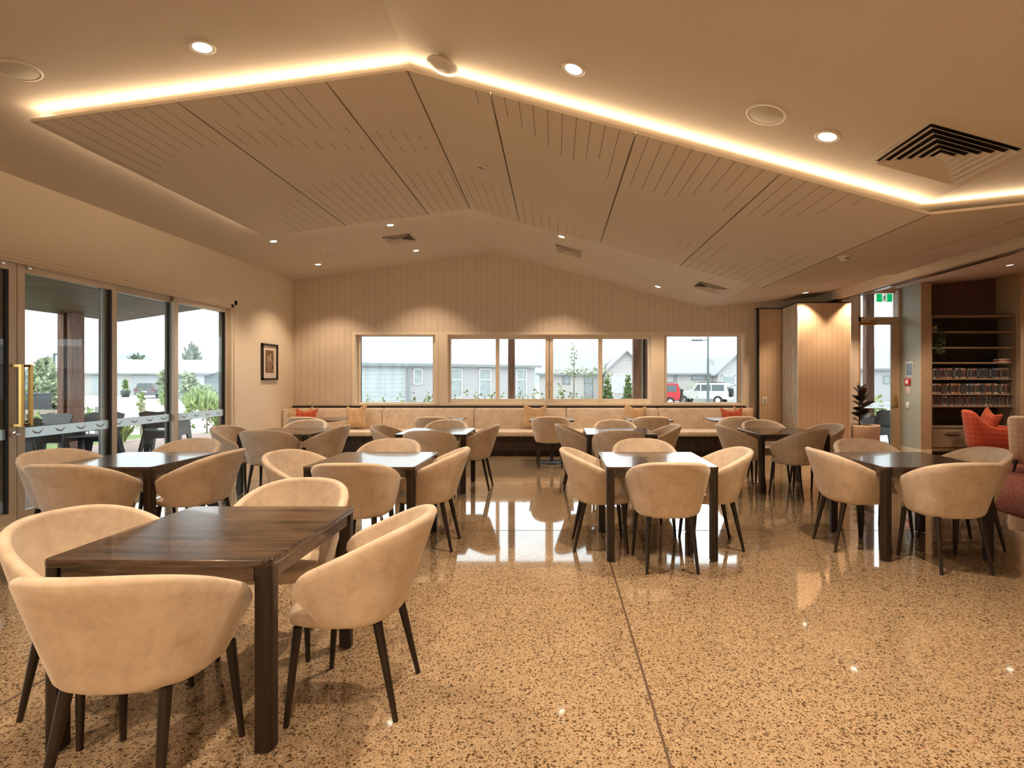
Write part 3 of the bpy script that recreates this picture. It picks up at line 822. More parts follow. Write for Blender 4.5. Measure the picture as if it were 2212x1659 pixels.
names[4] = 'raft right after the one with the smoke detector'; names[5] = 'third raft down the long slope from the ridge'
TH = 0.022
def cutx(c, y): return rx(y) if c == 'ridge' else c
for i in range(len(cuts) - 1):
    m = MB(); g = 0.003
    x00, x01 = cutx(cuts[i], PY0) + g, cutx(cuts[i + 1], PY0) - g
    x10, x11 = cutx(cuts[i], PY1) + g, cutx(cuts[i + 1], PY1) - g
    low = [(x, y, ceil_z(x, y) - DROP - TH) for x, y in ((x00, PY0), (x01, PY0), (x11, PY1), (x10, PY1))]
    m.prism(low, (0, 0, TH))
    G2 = G + [((x00 + x10) / 2 + .0, PY0, PY1, 'e'), ((x01 + x11) / 2, PY0, PY1, 'e')]
    for gg in G2:
        gx, a, b = gg[:3]
        if len(gg) == 4:
            xa_, xb_ = (x00, x10) if gx < (x00 + x01) / 2 else (x01, x11)
            sg = 1 if gx < (x00 + x01) / 2 else -1
            zz_ = lambda x, y: (x, y, ceil_z(x, y) - DROP - TH - 0.0008)
            m.add([zz_(xa_, PY0), zz_(xa_ + sg * .004, PY0), zz_(xb_ + sg * .004, PY1), zz_(xb_, PY1)], [(0, 1, 2, 3)], 1)
            continue
        lo_, hi_ = max(x00, x10), min(x01, x11)
        if lo_ - 0.02 < gx < hi_ + 0.02:
            gx = min(max(gx, lo_ + 0.008), hi_ - 0.008)
            def pt(x, y): return (x, y, ceil_z(x, y) - DROP - TH - 0.0008)
            h = 0.0022
            m.add([pt(gx - h, a + .004), pt(gx + h, a + .004), pt(gx + h, b - .004), pt(gx - h, b - .004)], [(0, 1, 2, 3)], 1)
    o = m.build('acoustic_raft', [panel_felt, groove_dark])
    tag(o, 'beige felt ceiling %s' % names[i], 'acoustic panel', 'grooved felt rafts hung under the ceiling')
    # hangers hold the raft to the ceiling
    hb = MB()
    for yy in (PY0 + 0.6, PY1 - 0.6):
        xx = (cutx(cuts[i], yy) + cutx(cuts[i + 1], yy)) / 2
        hb.box((xx - 0.02, yy - 0.1, ceil_z(xx, yy) - DROP - 0.01), (xx + 0.02, yy + 0.1, ceil_z(xx, yy) + 0.01))
    hb.build('hanger', alu, o)

# led strips lying on the rafts, throwing light up onto the ceiling
def strip(p0, p1, power, width=0.03, tilt=(0, 0, 1)):
    p0, p1 = Vector(p0), Vector(p1); c = (p0 + p1) / 2; d = (p1 - p0)
    L = d.length; x = d.normalized(); t = Vector(tilt).normalized()
    z = -(t - x * t.dot(x)).normalized(); y = z.cross(x)
    M = Matrix((x, y, z)).transposed().to_4x4(); M.translation = c
    ld = bpy.data.lights.new('led_glow', 'AREA'); ld.shape = 'RECTANGLE'; ld.size = L; ld.size_y = width; ld.energy = power * L; ld.color = (1, 0.73, 0.45)
    o = bpy.data.objects.new('led_glow', ld); o.matrix_world = M; col.objects.link(o)
    return o
def rz_(x, y, up=0.012): return (x, y, ceil_z(x, y) - DROP + up)
ins = 0.05
LEDP = 2.5
led = thing('led_strip', 'warm led strip hidden on top of the ceiling rafts', 'led strip')
def led_run(a, b, power, tilt):
    strip(rz_(*a, 0.016), rz_(*b, 0.016), power, 0.02, tilt)
    mb = MB(); mb.bar(rz_(*a, 0.006), rz_(*b, 0.006), 0.012, 0.006); mb.build('tape', led_on, led)
led_run((-4.05, PY0 + ins), (rx(PY0) - 0.02, PY0 + ins), LEDP, (0, -0.8, 0.6))
led_run((rx(PY0) + 0.02, PY0 + ins), (2.90, PY0 + ins), LEDP, (0, -0.8, 0.6))
led_run((2.94, PY0 + ins), (4.78, PY0 + ins), LEDP, (0, -0.8, 0.6))
led_run((-4.05, PY0 + 0.1), (-4.05, PY1 - 0.1), LEDP * 0.55, (-0.8, 0, 0.6))
led_run((-4.05, PY1 - ins), (rx(PY1) - 0.02, PY1 - ins), LEDP * 0.45, (0, 0.8, 0.6))
led_run((rx(PY1) + 0.02, PY1 - ins), (2.90, PY1 - ins), LEDP * 0.45, (0, 0.8, 0.6))
led_run((2.94, PY1 - ins), (4.78, PY1 - ins), LEDP * 0.45, (0, 0.8, 0.6))

# ------------------------------------------------------------------ ceiling fittings
ringprof = [(0.036, -0.002), (0.040, -0.012), (0.050, -0.010), (0.056, -0.001), (0.056, 0.004)]
def downlight(x, y, label, power=60, size=105, blend=0.45, scale=1.0, group='round recessed downlights', aim=None):
    z = ceil_z(x, y)
    t = thing('downlight', label, 'downlight', (x, y, z), 0, group)
    t.rotation_euler = (0, ceil_tilt(x, y), 0)
    m = MB(); m.lathe([(r * scale, zz) for r, zz in [(0.045, 0.0), (0.050, -0.006), (0.060, -0.006), (0.068, -0.002), (0.068, 0.002)]], 28); m.build('trim_ring', white_pl, t)
    m = MB(); m.lathe([(0.046 * scale, -0.001), (0.046 * scale, -0.0035), (0.0001, -0.0035)], 24, caps=False); m.build('lamp_face', lamp_on, t)
    l = light('downlight_lamp', 'SPOT', (0, 0, -0.02), power * LAMP, COL_WARM, (0, -ceil_tilt(x, y), 0) if aim is None else aim, t, spot_size=R(size), spot_blend=blend, shadow_soft_size=0.045)
    return t
DL = [((437, 102), 'big downlight in the slope above the foreground table, over the glowing edge', 1.0),
      ((1239, 149), 'downlight between the disc shaped router and the large round speaker', 1.0),
      ((1787, 295), 'downlight between the large round speaker and the big square vent', 1.0),
      ((591, 521), 'downlight at the corner of the rafts nearest the framed picture', 0.85),
      ((843, 486), 'downlight just above the vent over the fixed window', 0.85),
      ((899, 541), 'downlight just below the vent over the fixed window', 0.85),
      ((687, 571), 'downlight over the bench beside the small round speaker near the picture', 0.85),
      ((1213, 511), 'downlight just above the vent left of the valley slope', 0.85),
      ((1210, 562), 'downlight over the bench below the vent on the long slope', 0.85),
      ((1465, 580), 'downlight touching the end of the rafts above the hatch', 0.85),
      ((1421, 619), 'downlight above the parked cars window', 0.85),
      ((1845, 598), 'downlight between the beam and the smoke detector past the valley', 0.85),
      ((1740, 632), 'downlight right above the folding partition', 0.85)]
DL[7] = ((1213, 511), 'downlight just above the vent on the long slope', 0.85)
pw = {0: 105, 1: 105, 2: 95}
for i, ((u, v), lab, sc_) in enumerate(DL):
    p = on_ceiling(u, v)
    downlight(p.x, p.y, lab, pw.get(i, 55), 100 if i in (0, 1, 2, 3, 5, 6, 8, 10, 12) else 90, 0.55, 1.25 if i < 3 else 1.0)
for (x, y, e) in ((-2.9, 1.0, 80), (-0.2, 0.9, 80), (2.6, 1.0, 75), (-3.2, -2.0, 100), (0.2, -2.0, 110), (3.0, -2.0, 105)):
    downlight(x, y, 'downlight in the ceiling over and behind the viewer', e, 100 if y > 0 else 135, 0.5, 1.25, group='downlights over the near part of the room')
for (x, y, e) in ((7.4, 8.9, 48), (9.7, 9.3, 45), (8.2, 6.3, 40), (7.0, 2.5, 40), (5.56, 9.80, 70)):  # lamps added to brighten the lounge; the last one follows the partition scallop
    downlight(x, y, 'added downlight in the lounge ceiling beyond the beam', e, 110, 0.5, 1.0, group='downlights over the lounge')

def speaker(u, v, r, label):
    p = on_ceiling(u, v); t = thing('ceiling_speaker', label, 'speaker', (p.x, p.y, p.z), 0, 'round ceiling speakers'); t.rotation_euler = (0, ceil_tilt(p.x, p.y), 0)
    m = MB(); m.lathe([(r * 0.84, -0.001), (r * 0.86, -0.006), (r * 0.98, -0.005), (r, 0.002)], 40); m.build('rim', white_pl, t)
    m = MB(); m.lathe([(r * 0.85, -0.002), (r * 0.80, -0.006), (0.0001, -0.006)], 40); m.build('grille', grille_m, t)
speaker(38, 152, 0.135, 'large round speaker in the slope above the glass doors')
speaker(1655, 247, 0.135, 'large round speaker on the long slope before the big vent')
speaker(713, 539, 0.125, 'small looking round speaker near the vent over the fixed window')
speaker(1381, 583, 0.125, 'small looking round speaker near the raft end on the long slope')

def vent(cu, cv, size, label):
    p = on_ceiling(cu, cv); t = thing('air_vent', label, 'vent', (p.x, p.y, p.z), 0, 'square ceiling air vents'); t.rotation_euler = (0, ceil_tilt(p.x, p.y), 0)
    h = size / 2
    m = MB(); fw = h * 0.13
    for lo, hi in (((-h, -h, -0.008), (h, -h + fw, 0.001)), ((-h, h - fw, -0.008), (h, h, 0.001)), ((-h, -h + fw, -0.008), (-h + fw, h - fw, 0.001)), ((h - fw, -h + fw, -0.008), (h, h - fw, 0.001))): m.box(lo, hi)
    m.build('frame', paint, t)
    m = MB(); m.box((-h + fw, -h + fw, -0.003), (h - fw, h - fw, -0.001)); m.build('duct', vent_in, t)
    # concentric sloping louvres
    m = MB(); n = 6; r0 = h - fw
    for k in range(n):
        a = r0 * (1 - k / n) * 0.985; b = a - r0 / n * 0.80
        zo, zi = -0.006, -0.042
        if k == n - 1: b = 0.004
        ro = [(-b if b > .01 else -.02, -b if b > .01 else -.02), (b if b > .01 else .02, -b if b > .01 else -.02), (b if b > .01 else .02, b if b > .01 else .02), (-b if b > .01 else -.02, b if b > .01 else .02)]
        ra = [(-a, -a), (a, -a), (a, a), (-a, a)]
        # outer edge hangs low, inner edge rises: blades flare outwards
        z_low = -0.030; z_up = -0.004
        A_ = [(x, y, z_low) for x, y in [(q[0] * 1.0, q[1] * 1.0) for q in ra]]
        B_ = [(x, y, z_up) for x, y in ro]
        m.loft([A_, B_], True, False, 0, False)
        A2 = [(x, y, z + 0.0025) for x, y, z in A_]; B2 = [(x, y, z + 0.0025) for x, y, z in B_]
        m.loft([A2, B2], True, False, 0, False); m.loft([A_, A2], True, False, 0, False)
    m.box((-0.05, -0.05, -0.028), (0.05, 0.05, -0.024))
    m.build('louvre', paint, t)
    return t
def vent_c(pts):
    return sum(p[0] for p in pts) / 4, sum(p[1] for p in pts) / 4
vent(2038, 333, 0.66, 'big square air vent close to the valley above the second row')
vent(862, 515, 0.50, 'square air vent on the door side slope over the fixed window')
vent(1229, 541, 0.50, 'square air vent beside the ridge over the wide window')
vent(1534, 620, 0.50, 'square air vent by the valley over the partition side window')
p = on_ceiling(1577, 606); t = MB(); t.box((-0.24, -0.27, -0.008), (0.24, 0.27, -0.002)); o = t.build('access_hatch', paint); o.location = p; o.rotation_euler = (0, ceil_tilt(p.x, p.y), 0)
tag(o, 'flush square access hatch beside the vent by the valley', 'hatch')

def detector(u, v, drop, label):
    p = on_ceiling(u, v, drop); t = thing('smoke_detector', label, 'smoke detector', (p.x, p.y, ceil_z(p.x, p.y) - drop), 0, 'smoke detectors'); t.rotation_euler = (0, ceil_tilt(p.x, p.y), 0)
    m = MB(); m.lathe([(0.055, 0.001), (0.055, -0.018), (0.050, -0.022), (0.040, -0.024)], 24); m.build('base', white_pl, t)
    m = MB(); m.lathe([(0.040, -0.024), (0.042, -0.042), (0.034, -0.052), (0.0001, -0.055)], 24); m.box((-0.02, -0.043, -0.036), (0.02, -0.036, -0.030), 1); m.build('sensor_head', [white_pl, black_metal], t)
detector(1041, 360, DROP + TH, 'white smoke detector on the raft beside the ridge')
detector(1824, 553, DROP + TH, 'white smoke detector on the raft past the valley')
p = on_ceiling(960, 130)
t = thing('wireless_router', 'white disc shaped wireless access point at the ceiling ridge', 'router', (p.x, p.y, p.z)); t.rotation_euler = (0, ceil_tilt(p.x, p.y), 0)
m = MB(); m.lathe([(0.06, 0.002), (0.06, -0.03), (0.118, -0.036), (0.125, -0.045), (0.112, -0.060), (0.06, -0.070), (0.0001, -0.072)], 36); m.build('shell', white_pl, t)
m = MB(); m.lathe([(0.006, -0.0715), (0.0001, -0.0745)], 10); m.build('status_light', mat_emit('soft led', (0.7, 0.85, 1), 1.0), t)

# ------------------------------------------------------------------ folding partition
YP = 10.05
fp = thing('folding_partition', 'stacked folding wall with ribbed timber face beside the last window', 'partition', (4.9, YP, 0))
ztop = 2.855
px0, px1 = 4.454 - 4.9, 5.434 - 4.9
n = 8; th = 0.076
for k in range(n):
    off = -0.004 * k
    y0 = k * th
    m = MB(); m.box((px0 + off + 0.012, y0 + 0.005, 0.02), (px1 + off, y0 + th - 0.005, ztop - 0.02 - 0.004 * k), 0)
    m.box((px0 + off, y0 + 0.010, 0.02), (px0 + off + 0.012, y0 + th - 0.010, ztop - 0.02 - 0.004 * k), 1)
    o = m.build('panel', [wood_part, part_edge], fp)
    if k == 0:
        e = MB(); e.box((px0, 0.0, 0.02), (px0 + 0.012, 0.006, ztop - 0.02)); e.box((px1 - 0.012, 0.0, 0.02), (px1, 0.006, ztop - 0.02)); e.build('edge_strip', part_edge, o)
    mb = MB(); mb.box((px0 + off, y0, ztop - 0.02 - 0.004 * k), (px1 + off, y0 + th, ztop - 0.004 * k)); mb.build('top_seal', black_metal, o)
yA = n * th + 0.03
m = MB(); m.box((3.985 - 4.9, yA, 0.02), (4.44 - 4.9, yA + 0.07, 2.80)); o = m.build('panel', wood_part, fp)
m = MB(); m.box((3.955 - 4.9, yA - 0.004, 0.0), (3.985 - 4.9, yA + 0.075, 2.82)); m.box((3.955 - 4.9 - 0.02, yA - 0.006, 2.80), (4.45 - 4.9, yA + 0.075, 2.822)); m.build('seal', black_metal, o)
m = MB(); hx = (1651.5 - CX) * (YP + yA) / F - 4.9; zz = EYE + (CY - 865.5) * (YP + yA) / F
m.rbox((hx - 0.04, yA - 0.008, zz - 0.07), (hx + 0.045, yA, zz + 0.07), 0.003); m.box((hx - 0.015, yA - 0.010, zz - 0.045), (hx + 0.018, yA - 0.008, zz + 0.045), 1); m.build('recessed_pull', [white_pl, shelf_m], o)
# beam-side pelmet so the stack meets its track
m = MB(); m.box((BX0 + 0.05 - 4.9, 0.0, ztop), (BX0 + 0.12 - 4.9, 0.6, BZ - 0.002)); m.build('track_hanger', black_metal, fp)

# ------------------------------------------------------------------ framed picture
fr = thing('framed_picture', 'narrow black framed sepia picture on the cream wall', 'picture', (XL, 0, 0))
d0, d1 = 9.68, 10.22
def fz(v, d): return EYE + (CY - v) * d / F
z1, z0 = fz(741.5, d0 + 0.05), fz(821, d0 + 0.05)
fw = 0.035
m = MB()
for lo, hi in (((0, d0, z0), (0.035, d0 + fw, z1)), ((0, d1 - fw, z0), (0.035, d1, z1)), ((0, d0, z0), (0.035, d1, z0 + fw)), ((0, d0, z1 - fw), (0.035, d1, z1))): m.box(lo, hi)
m.build('frame', mat_plain('dark brown frame', (0.02, 0.012, 0.008), 0.35), fr)
m = MB(); m.box((0.005, d0 + fw, z0 + fw), (0.012, d1 - fw, z1 - fw)); m.build('mount', mat_plain('cream mount', (0.75, 0.68, 0.60), 0.8), fr)
ia0, ia1, iz0, iz1 = d0 + 0.13, d1 - 0.13, z0 + 0.13, z1 - 0.115
m = MB(); m.box((0.012, ia0, iz0), (0.0135, ia1, iz1))
art = m.build('print', mat_plain('sepia print', (0.20, 0.12, 0.07), 0.7, var=0.6, scale=22), fr)
m = MB()
for yy, hh, ww in ((ia0 + 0.08, 0.10, 0.04), (ia0 + 0.17, 0.13, 0.05)):
    m.box((0.0135, yy - ww / 2, iz1 - 0.19), (0.0145, yy + ww / 2, iz1 - 0.19 + hh))
c_ = Vector((0.0135, (ia0 + ia1) / 2 + 0.0, iz0 + 0.17))
for r_ in (0.10, 0.07, 0.03):
    for k in range(20):
        a0, a1 = 2 * pi * k / 20, 2 * pi * (k + 1) / 20
        q = [c_ + Vector((0, cos(a) * rr * 0.85, sin(a) * rr * 1.1)) for a, rr in ((a0, r_), (a1, r_), (a1, r_ - 0.008), (a0, r_ - 0.008))]
        m.prism(q, (0.001, 0, 0))
m.box((0.0135, ia0 + 0.01, iz1 - 0.2), (0.0142, ia1 - 0.01, iz1 - 0.192)); m.box((0.0135, ia0 + 0.03, iz0 + 0.035), (0.0142, ia1 - 0.03, iz0 + 0.042))
m.build('drawn_shapes', mat_plain('pale sepia', (0.55, 0.38, 0.24), 0.7), art)
m = MB(); m.box((XL, 9.93, 0.29), (XL + 0.008, 10.0, 0.40))
# ------------------------------------------------------------------ banquette
bn = thing('banquette_bench', 'long tan upholstered bench seat under the windows on a dark timber base', 'bench', (0, D, 0))
bxa, bxb = XL + 0.02, 3.86
segs = [bxa, -3.39, -1.59, 0.21, 2.01, bxb]
for a, b in zip(segs[:-1], segs[1:]):
    m = MB(); m.rbox((a + 0.004, -0.20, 0.44), (b - 0.004, -0.03, 0.862), 0.025, 3)
    m.build('back_cushion', suede, bn)
    m = MB(); m.rbox((a + 0.004, -0.79, 0.375), (b - 0.004, -0.195, 0.47), 0.025, 3)
    m.build('seat_cushion', suede, bn)
m = MB(); m.box((bxa, -0.66, 0.0), (bxb - 0.02, -0.04, 0.10), 0); m.box((bxa, -0.72, 0.10), (bxb, -0.03, 0.375), 0)
x = bxa + 0.3
while x < bxb: m.box((x, -0.7215, 0.10), (x + 0.004, -0.72, 0.375), 1); x += 0.30
m.build('base', [wood_base, black_metal], bn)
m = MB(); m.box((bxa, -0.035, 0.10), (3.765, -0.022, 0.905)); m.box((bxa, -0.06, 0.865), (3.765, -0.022, 0.895)); m.build('ledge', wood_base, bn)
m = MB(); m.rbox((bxa, -0.46, 0.44), (bxa + 0.07, -0.205, 0.862), 0.02, 3); m.build('end_cushion', suede, bn)

# scatter cushions
def pillow_mesh(s, t, n=18):
    m = MB(); g = {}
    def side(sgn):
        o = []
        for i in range(n + 1):
            for j in range(n + 1):
                a = -1 + 2 * i / n; b = -1 + 2 * j / n
                x = a * s / 2 * (1 - 0.13 * (1 - b * b)); z = b * s / 2 * (1 - 0.10 * (1 - a * a)) - 0.17 * s * (1 - abs(a) ** 1.3) * max(0, b) ** 3
                th_ = t / 2 * ((1 - a ** 4) * (1 - b ** 4)) ** 0.55
                wr = 0.004 * sin(7 * a + 3 * b) * (1 - a * a) * (1 - b * b)
                o.append((x, sgn * (th_ + wr) , z))
        return o
    fs = []
    for i in range(n):
        for j in range(n):
            k = i * (n + 1) + j
            fs.append((k, k + 1, k + n + 2, k + n + 1))
    m.add(side(-1), fs, 0, True); m.add(side(1), [tuple(reversed(f)) for f in fs], 0, True)
    return m
def cushion(u, w, loc, rot, mt, label, s=0.42, t=0.15):
    o = pillow_mesh(s, t).build('cushion', mt); o.location = loc; o.rotation_euler = rot
    return tag(o, label, 'cushion', 'scatter cushions on the bench')
cb = D - 0.33
cushion(0, 0, (-5.03, cb - 0.02, 0.68), (R(-14), R(3), R(-35)), sand_plaid, 'sand plaid cushion tucked in the corner of the bench by the picture wall', 0.40)
cushion(0, 0, (-4.88, cb + 0.05, 0.70), (R(-12), R(-6), R(-4)), sand_plaid, 'sand cushion mostly hidden behind the red cushion in the bench corner', 0.40, 0.10)
cushion(0, 0, (-4.76, cb - 0.12, 0.685), (R(-18), R(2), R(4)), red_plaid2, 'red plaid cushion at the picture wall end of the bench', 0.42)
cushion(0, 0, (-3.83, cb - 0.02, 0.715), (R(-14), R(-6), R(-16)), sand_plaid, 'sand plaid cushion leaning below the fixed window beside the garage view', 0.47)
cushion(0, 0, (-0.40, cb, 0.725), (R(-14), R(4), R(12)), sand_plaid, 'sand plaid cushion on the bench below the wide sliding window', 0.47)
cushion(0, 0, (1.52, cb - 0.01, 0.725), (R(-14), R(9), R(12)), sand_plaid, 'sand plaid cushion on the bench below the conifers', 0.47)
cushion(0, 0, (3.37, cb - 0.10, 0.69), (R(-16), R(-2), R(-5)), red_plaid2, 'red plaid cushion on the bench below the parked cars window', 0.43)
cushion(0, 0, (3.63, cb + 0.02, 0.70), (R(-12), R(4), R(6)), sand_plaid, 'sand plaid cushion at the partition end of the bench behind the red one', 0.43, 0.13)

# ------------------------------------------------------------------ chairs
def chair_shell():
    m = MB()
    NS = 44
    zb = 0.398; th = 0.046
    vs_o = [0, 0.02, 0.05, 0.09, 0.14, 0.22, 0.34, 0.48, 0.62, 0.76, 0.88, 1.0]
    def rnd(v): q = min(v / 0.10, 1); return 1 - (1 - q) ** 2.4
    def plan(s, v, inset):
        a = 0.206 + 0.032 * rnd(v) + 0.094 * v - 0.014 * v * v - inset
        b = 0.145 + 0.035 * rnd(v) + 0.145 * v - inset
        y0 = -0.02
        yend = 0.055 + 0.115 * v
        S = 0.72
        if abs(s) <= S:
            ph = s / S * pi / 2; e = 2 / 2.3
            sx = math.copysign(abs(sin(ph)) ** e, sin(ph)); cy = abs(cos(ph)) ** e
            return a * sx, y0 - b * cy
        t = (abs(s) - S) / (1 - S)
        x = (a - 0.018 * t * t * v) * math.copysign(1, s)
        return x, y0 + (yend - y0) * t
    def rim(s):
        x, y = plan(s, 1, 0)
        q = max(0, (y + 0.345) / 0.515)
        z = 0.845 - 0.208 * q ** 1.22
        t = max(0, (abs(s) - 0.90) / 0.10)
        return z - 0.05 * (1 - sqrt(max(0, 1 - t * t)))
    rings = []
    # superellipse spacing: sample the parameter evenly in s, eased
    ss = []
    for i in range(NS + 1):
        ss.append(-1 + 2 * i / NS)
    ss += [-0.985, 0.985, -0.965, 0.965]; ss = sorted(ss)
    for s in ss:
        h = rim(s); ring = []
        te = max(0, (abs(s) - 0.93) / 0.07); tk = th * (0.35 + 0.65 * sqrt(max(0, 1 - te * te)))
        r = tk / 2
        for v in vs_o:
            x, y = plan(s, v, 0); ring.append((x, y, zb + v * (h - r - zb)))
        for k in range(1, 6):
            a = pi * k / 6; wgt = 0.5 - 0.5 * cos(a)
            xo, yo = plan(s, 1, 0); xi, yi = plan(s, 1, tk)
            ring.append((xo + (xi - xo) * wgt, yo + (yi - yo) * wgt, h - r + r * sin(a)))
        for v in (1.0, 0.85, 0.7, 0.5, 0.35, 0.2, 0.1):
            x, y = plan(s, v, tk); ring.append((x, y, zb + v * (h - r - zb)))
        x, y = plan(s, 0.02, tk); ring.append((x, y, zb + 0.004))
        rings.append(ring)
    m.loft(rings, True, True, 0, True)
    return m
def superring(a, y0, y1, z, n=2.8, seg=36, fr=1.0):
    out = []; cy = (y0 + y1) / 2; b = (y1 - y0) / 2
    for k in range(seg):
        t = 2 * pi * k / seg
        x = a * math.copysign(abs(cos(t)) ** (2 / n), cos(t)); y = cy + b * math.copysign(abs(sin(t)) ** (2 / n), sin(t))
        if y < 0.02: x *= 1 - 0.55 * ((0.02 - y) / 0.17) ** 1.3
        out.append((x, y, z))
    return out
def make_chair():
    root = thing('tub_chair', '', 'chair')
    sh = chair_shell().build('backrest', suede, root)
    m = MB()
    rings = [superring(0.17, -0.10, 0.220, 0.392, 4.2), superring(0.20, -0.115, 0.240, 0.3985, 4.2), superring(0.222, -0.12, 0.250, 0.415, 4.4), superring(0.230, -0.135, 0.253, 0.44, 4.4),
             superring(0.230, -0.15, 0.247, 0.46, 4.2), superring(0.218, -0.15, 0.225, 0.474, 3.8), superring(0.15, -0.13, 0.13, 0.480), superring(0.02, -0.02, 0.02, 0.481)]
    m.loft(rings, True, True, 0, True); m.build('seat', suede, root)
    for sx in (-1, 1):
        m = MB(); m.tube((sx * 0.205, 0.185, 0.405), (sx * 0.232, 0.222, 0.0), 0.020, 0.0115, 14); m.build('leg', wood_leg, root)
        m = MB(); m.tube((sx * 0.160, -0.135, 0.405), (sx * 0.190, -0.222, 0.0), 0.021, 0.0115, 14); m.build('leg', wood_leg, root)
    return root
chair0 = make_chair(); used = [False]
def chair(x, y, rz, label):
    if not used[0]: o = chair0; used[0] = True
    else: o = copy_tree(chair0)
    o.location = (x, y, 0); o.rotation_euler = (0, 0, R(rz)); o['label'] = label; o['group'] = 'tan suede tub chairs round the tables'
    return o

def make_table():
    root = thing('dining_table', '', 'table'); h = 0.445
    m = MB(); r = 0.035; ring = []
    for cx, cy, a0 in ((h - r, h - r, 0), (-h + r, h - r, pi / 2), (-h + r, -h + r, pi), (h - r, -h + r, 1.5 * pi)):
        for k in range(6):
            a = a0 + pi / 2 * k / 5; ring.append((cx, cy, a))
    lv = [(0.720, 0.003), (0.724, 0.0), (0.744, 0.0), (0.7485, 0.0015), (0.750, 0.005)]
    rings = [[(cx + (r - i_) * cos(a), cy + (r - i_) * sin(a), z) for cx, cy, a in ring] for z, i_ in lv]
    m.loft(rings, True, True, 0, True); m.build('tabletop', wood_dark, root)
    g = h - 0.012
    m = MB()
    for s in (-1, 1):
        m.box((-g + 0.06, s * g, 0.665), (g - 0.06, s * (g - 0.022), 0.7205)); m.box((s * g, -g + 0.06, 0.665), (s * (g - 0.022), g - 0.06, 0.7205))
    m.build('apron', wood_dark, root)
    for sx in (-1, 1):
        for sy in (-1, 1):
            m = MB(); w_ = 0.060; o_ = h - 0.004; pts = []
            # outer corner rounded
            rr = 0.026
            loc = [(o_ - w_, o_ - w_), (o_, o_ - w_)] + [(o_ - rr + rr * cos(a), o_ - rr + rr * sin(a)) for a in [pi / 2 * k / 5 for k in range(6)]] + [(o_ - w_, o_)]
            rings = [[(sx * (px + (0.002 if z == 0 else 0) * 0), sy * py, z) for px, py in loc] for z in (0.006, 0.7205)]
            m.loft(rings, True, True, 0, False)
            m.build('leg', wood_leg, root)
    return root
tab0 = make_table(); tused = [False]
def table(cx, cy, label):
    if not tused[0]: o = tab0; tused[0] = True
    else: o = copy_tree(tab0)
    o.location = (cx, cy, 0); o['label'] = label; o['group'] = 'square dark dining tables'
    return o
h = 0.445
TB = {'T1': (-1.54, 2.10 + h, 'large foreground table'), 'T2': (-3.63, 4.30 + h, 'second row table beside the glass doors'),
      'T3': (-1.555, 4.30 + h, 'second row table behind the foreground one'), 'T4': (0.847, 4.30 + h, 'table standing by the floor joint'),
      'T5': (3.03, 4.30 + h, 'second row table nearest the red rug'), 'T6': (-3.54, 6.80 + h, 'third row table below the framed picture'),
      'T7': (-1.565, 6.80 + h, 'third row table before the fixed window'), 'T8': (0.832, 6.80 + h, 'third row table behind the joint table'),
      'T9': (2.99, 6.80 + h, 'third row table before the folding partition')}
for k, (x, y, lab) in TB.items():
    lab2 = {'T1': 'large foreground dining table in dark stained oak, nearest the viewer'}.get(k, 'dark oak dining table, ' + lab.replace(' table', '', 1) if not lab.startswith('table') else 'dark oak dining table standing right by the floor joint')
    table(x, y, lab2)
def ct(k, side): return 'tan tub chair %s the %s' % (side, TB[k][2])
NEARS, FARS, DOORS, LOUN = 'at the near side of', 'at the far side of', 'at the door side of', 'at the lounge side of'
CH = [('T1', NEARS, -1.49, 1.98, 3), ('T1', FARS, -1.50, 3.02, 180), ('T1', DOORS, -1.995, 2.42, -108), ('T1', LOUN, -0.898, 2.50, 90),
      ('T2', NEARS, -3.58, 4.18, 0), ('T2', FARS, -3.60, 5.22, 180), ('T2', DOORS, -4.04, 4.57, -105), ('T2', LOUN, -3.04, 4.65, 90),
      ('T3', NEARS, -1.53, 4.23, 3), ('T3', FARS, -1.62, 5.22, 180), ('T3', DOORS, -2.03, 4.51, -105), ('T3', LOUN, -1.09, 4.75, 90),
      ('T4', NEARS, 0.865, 4.26, 0), ('T4', FARS, 0.86, 5.21, 180), ('T4', DOORS, 0.376, 4.74, -90), ('T4', LOUN, 1.353, 4.757, 90),
      ('T5', NEARS, 3.034, 4.245, 0), ('T5', FARS, 3.03, 5.21, 180), ('T5', DOORS, 2.55, 4.74, -90), ('T5', LOUN, 3.535, 4.755, 90),
      ('T6', NEARS, -3.50, 6.72, 3), ('T6', FARS, -3.58, 7.70, 180), ('T6', DOORS, -4.0, 6.97, -97), ('T6', LOUN, -3.03, 7.10, 90),
      ('T7', NEARS, -1.52, 6.64, 2), ('T7', FARS, -1.56, 7.70, 180), ('T7', DOORS, -2.03, 7.05, -95), ('T7', LOUN, -1.075, 7.22, 90),
      ('T8', NEARS, 0.76, 6.66, 0), ('T8', FARS, 0.85, 7.70, 180), ('T8', DOORS, 0.33, 7.25, -90), ('T8', LOUN, 1.30, 7.17, 90),
      ('T9', NEARS, 2.98, 6.74, 30), ('T9', FARS, 2.97, 7.69, 180), ('T9', DOORS, 2.46, 7.20, -90), ('T9', LOUN, 3.45, 7.25, 100)]
for k, side, x, y, rz in CH:
    lab = ct(k, side)
    if k == 'T9' and side == NEARS: lab = 'tan suede tub chair turned at an angle in front of the folding partition table'
    chair(x, y, rz, lab)

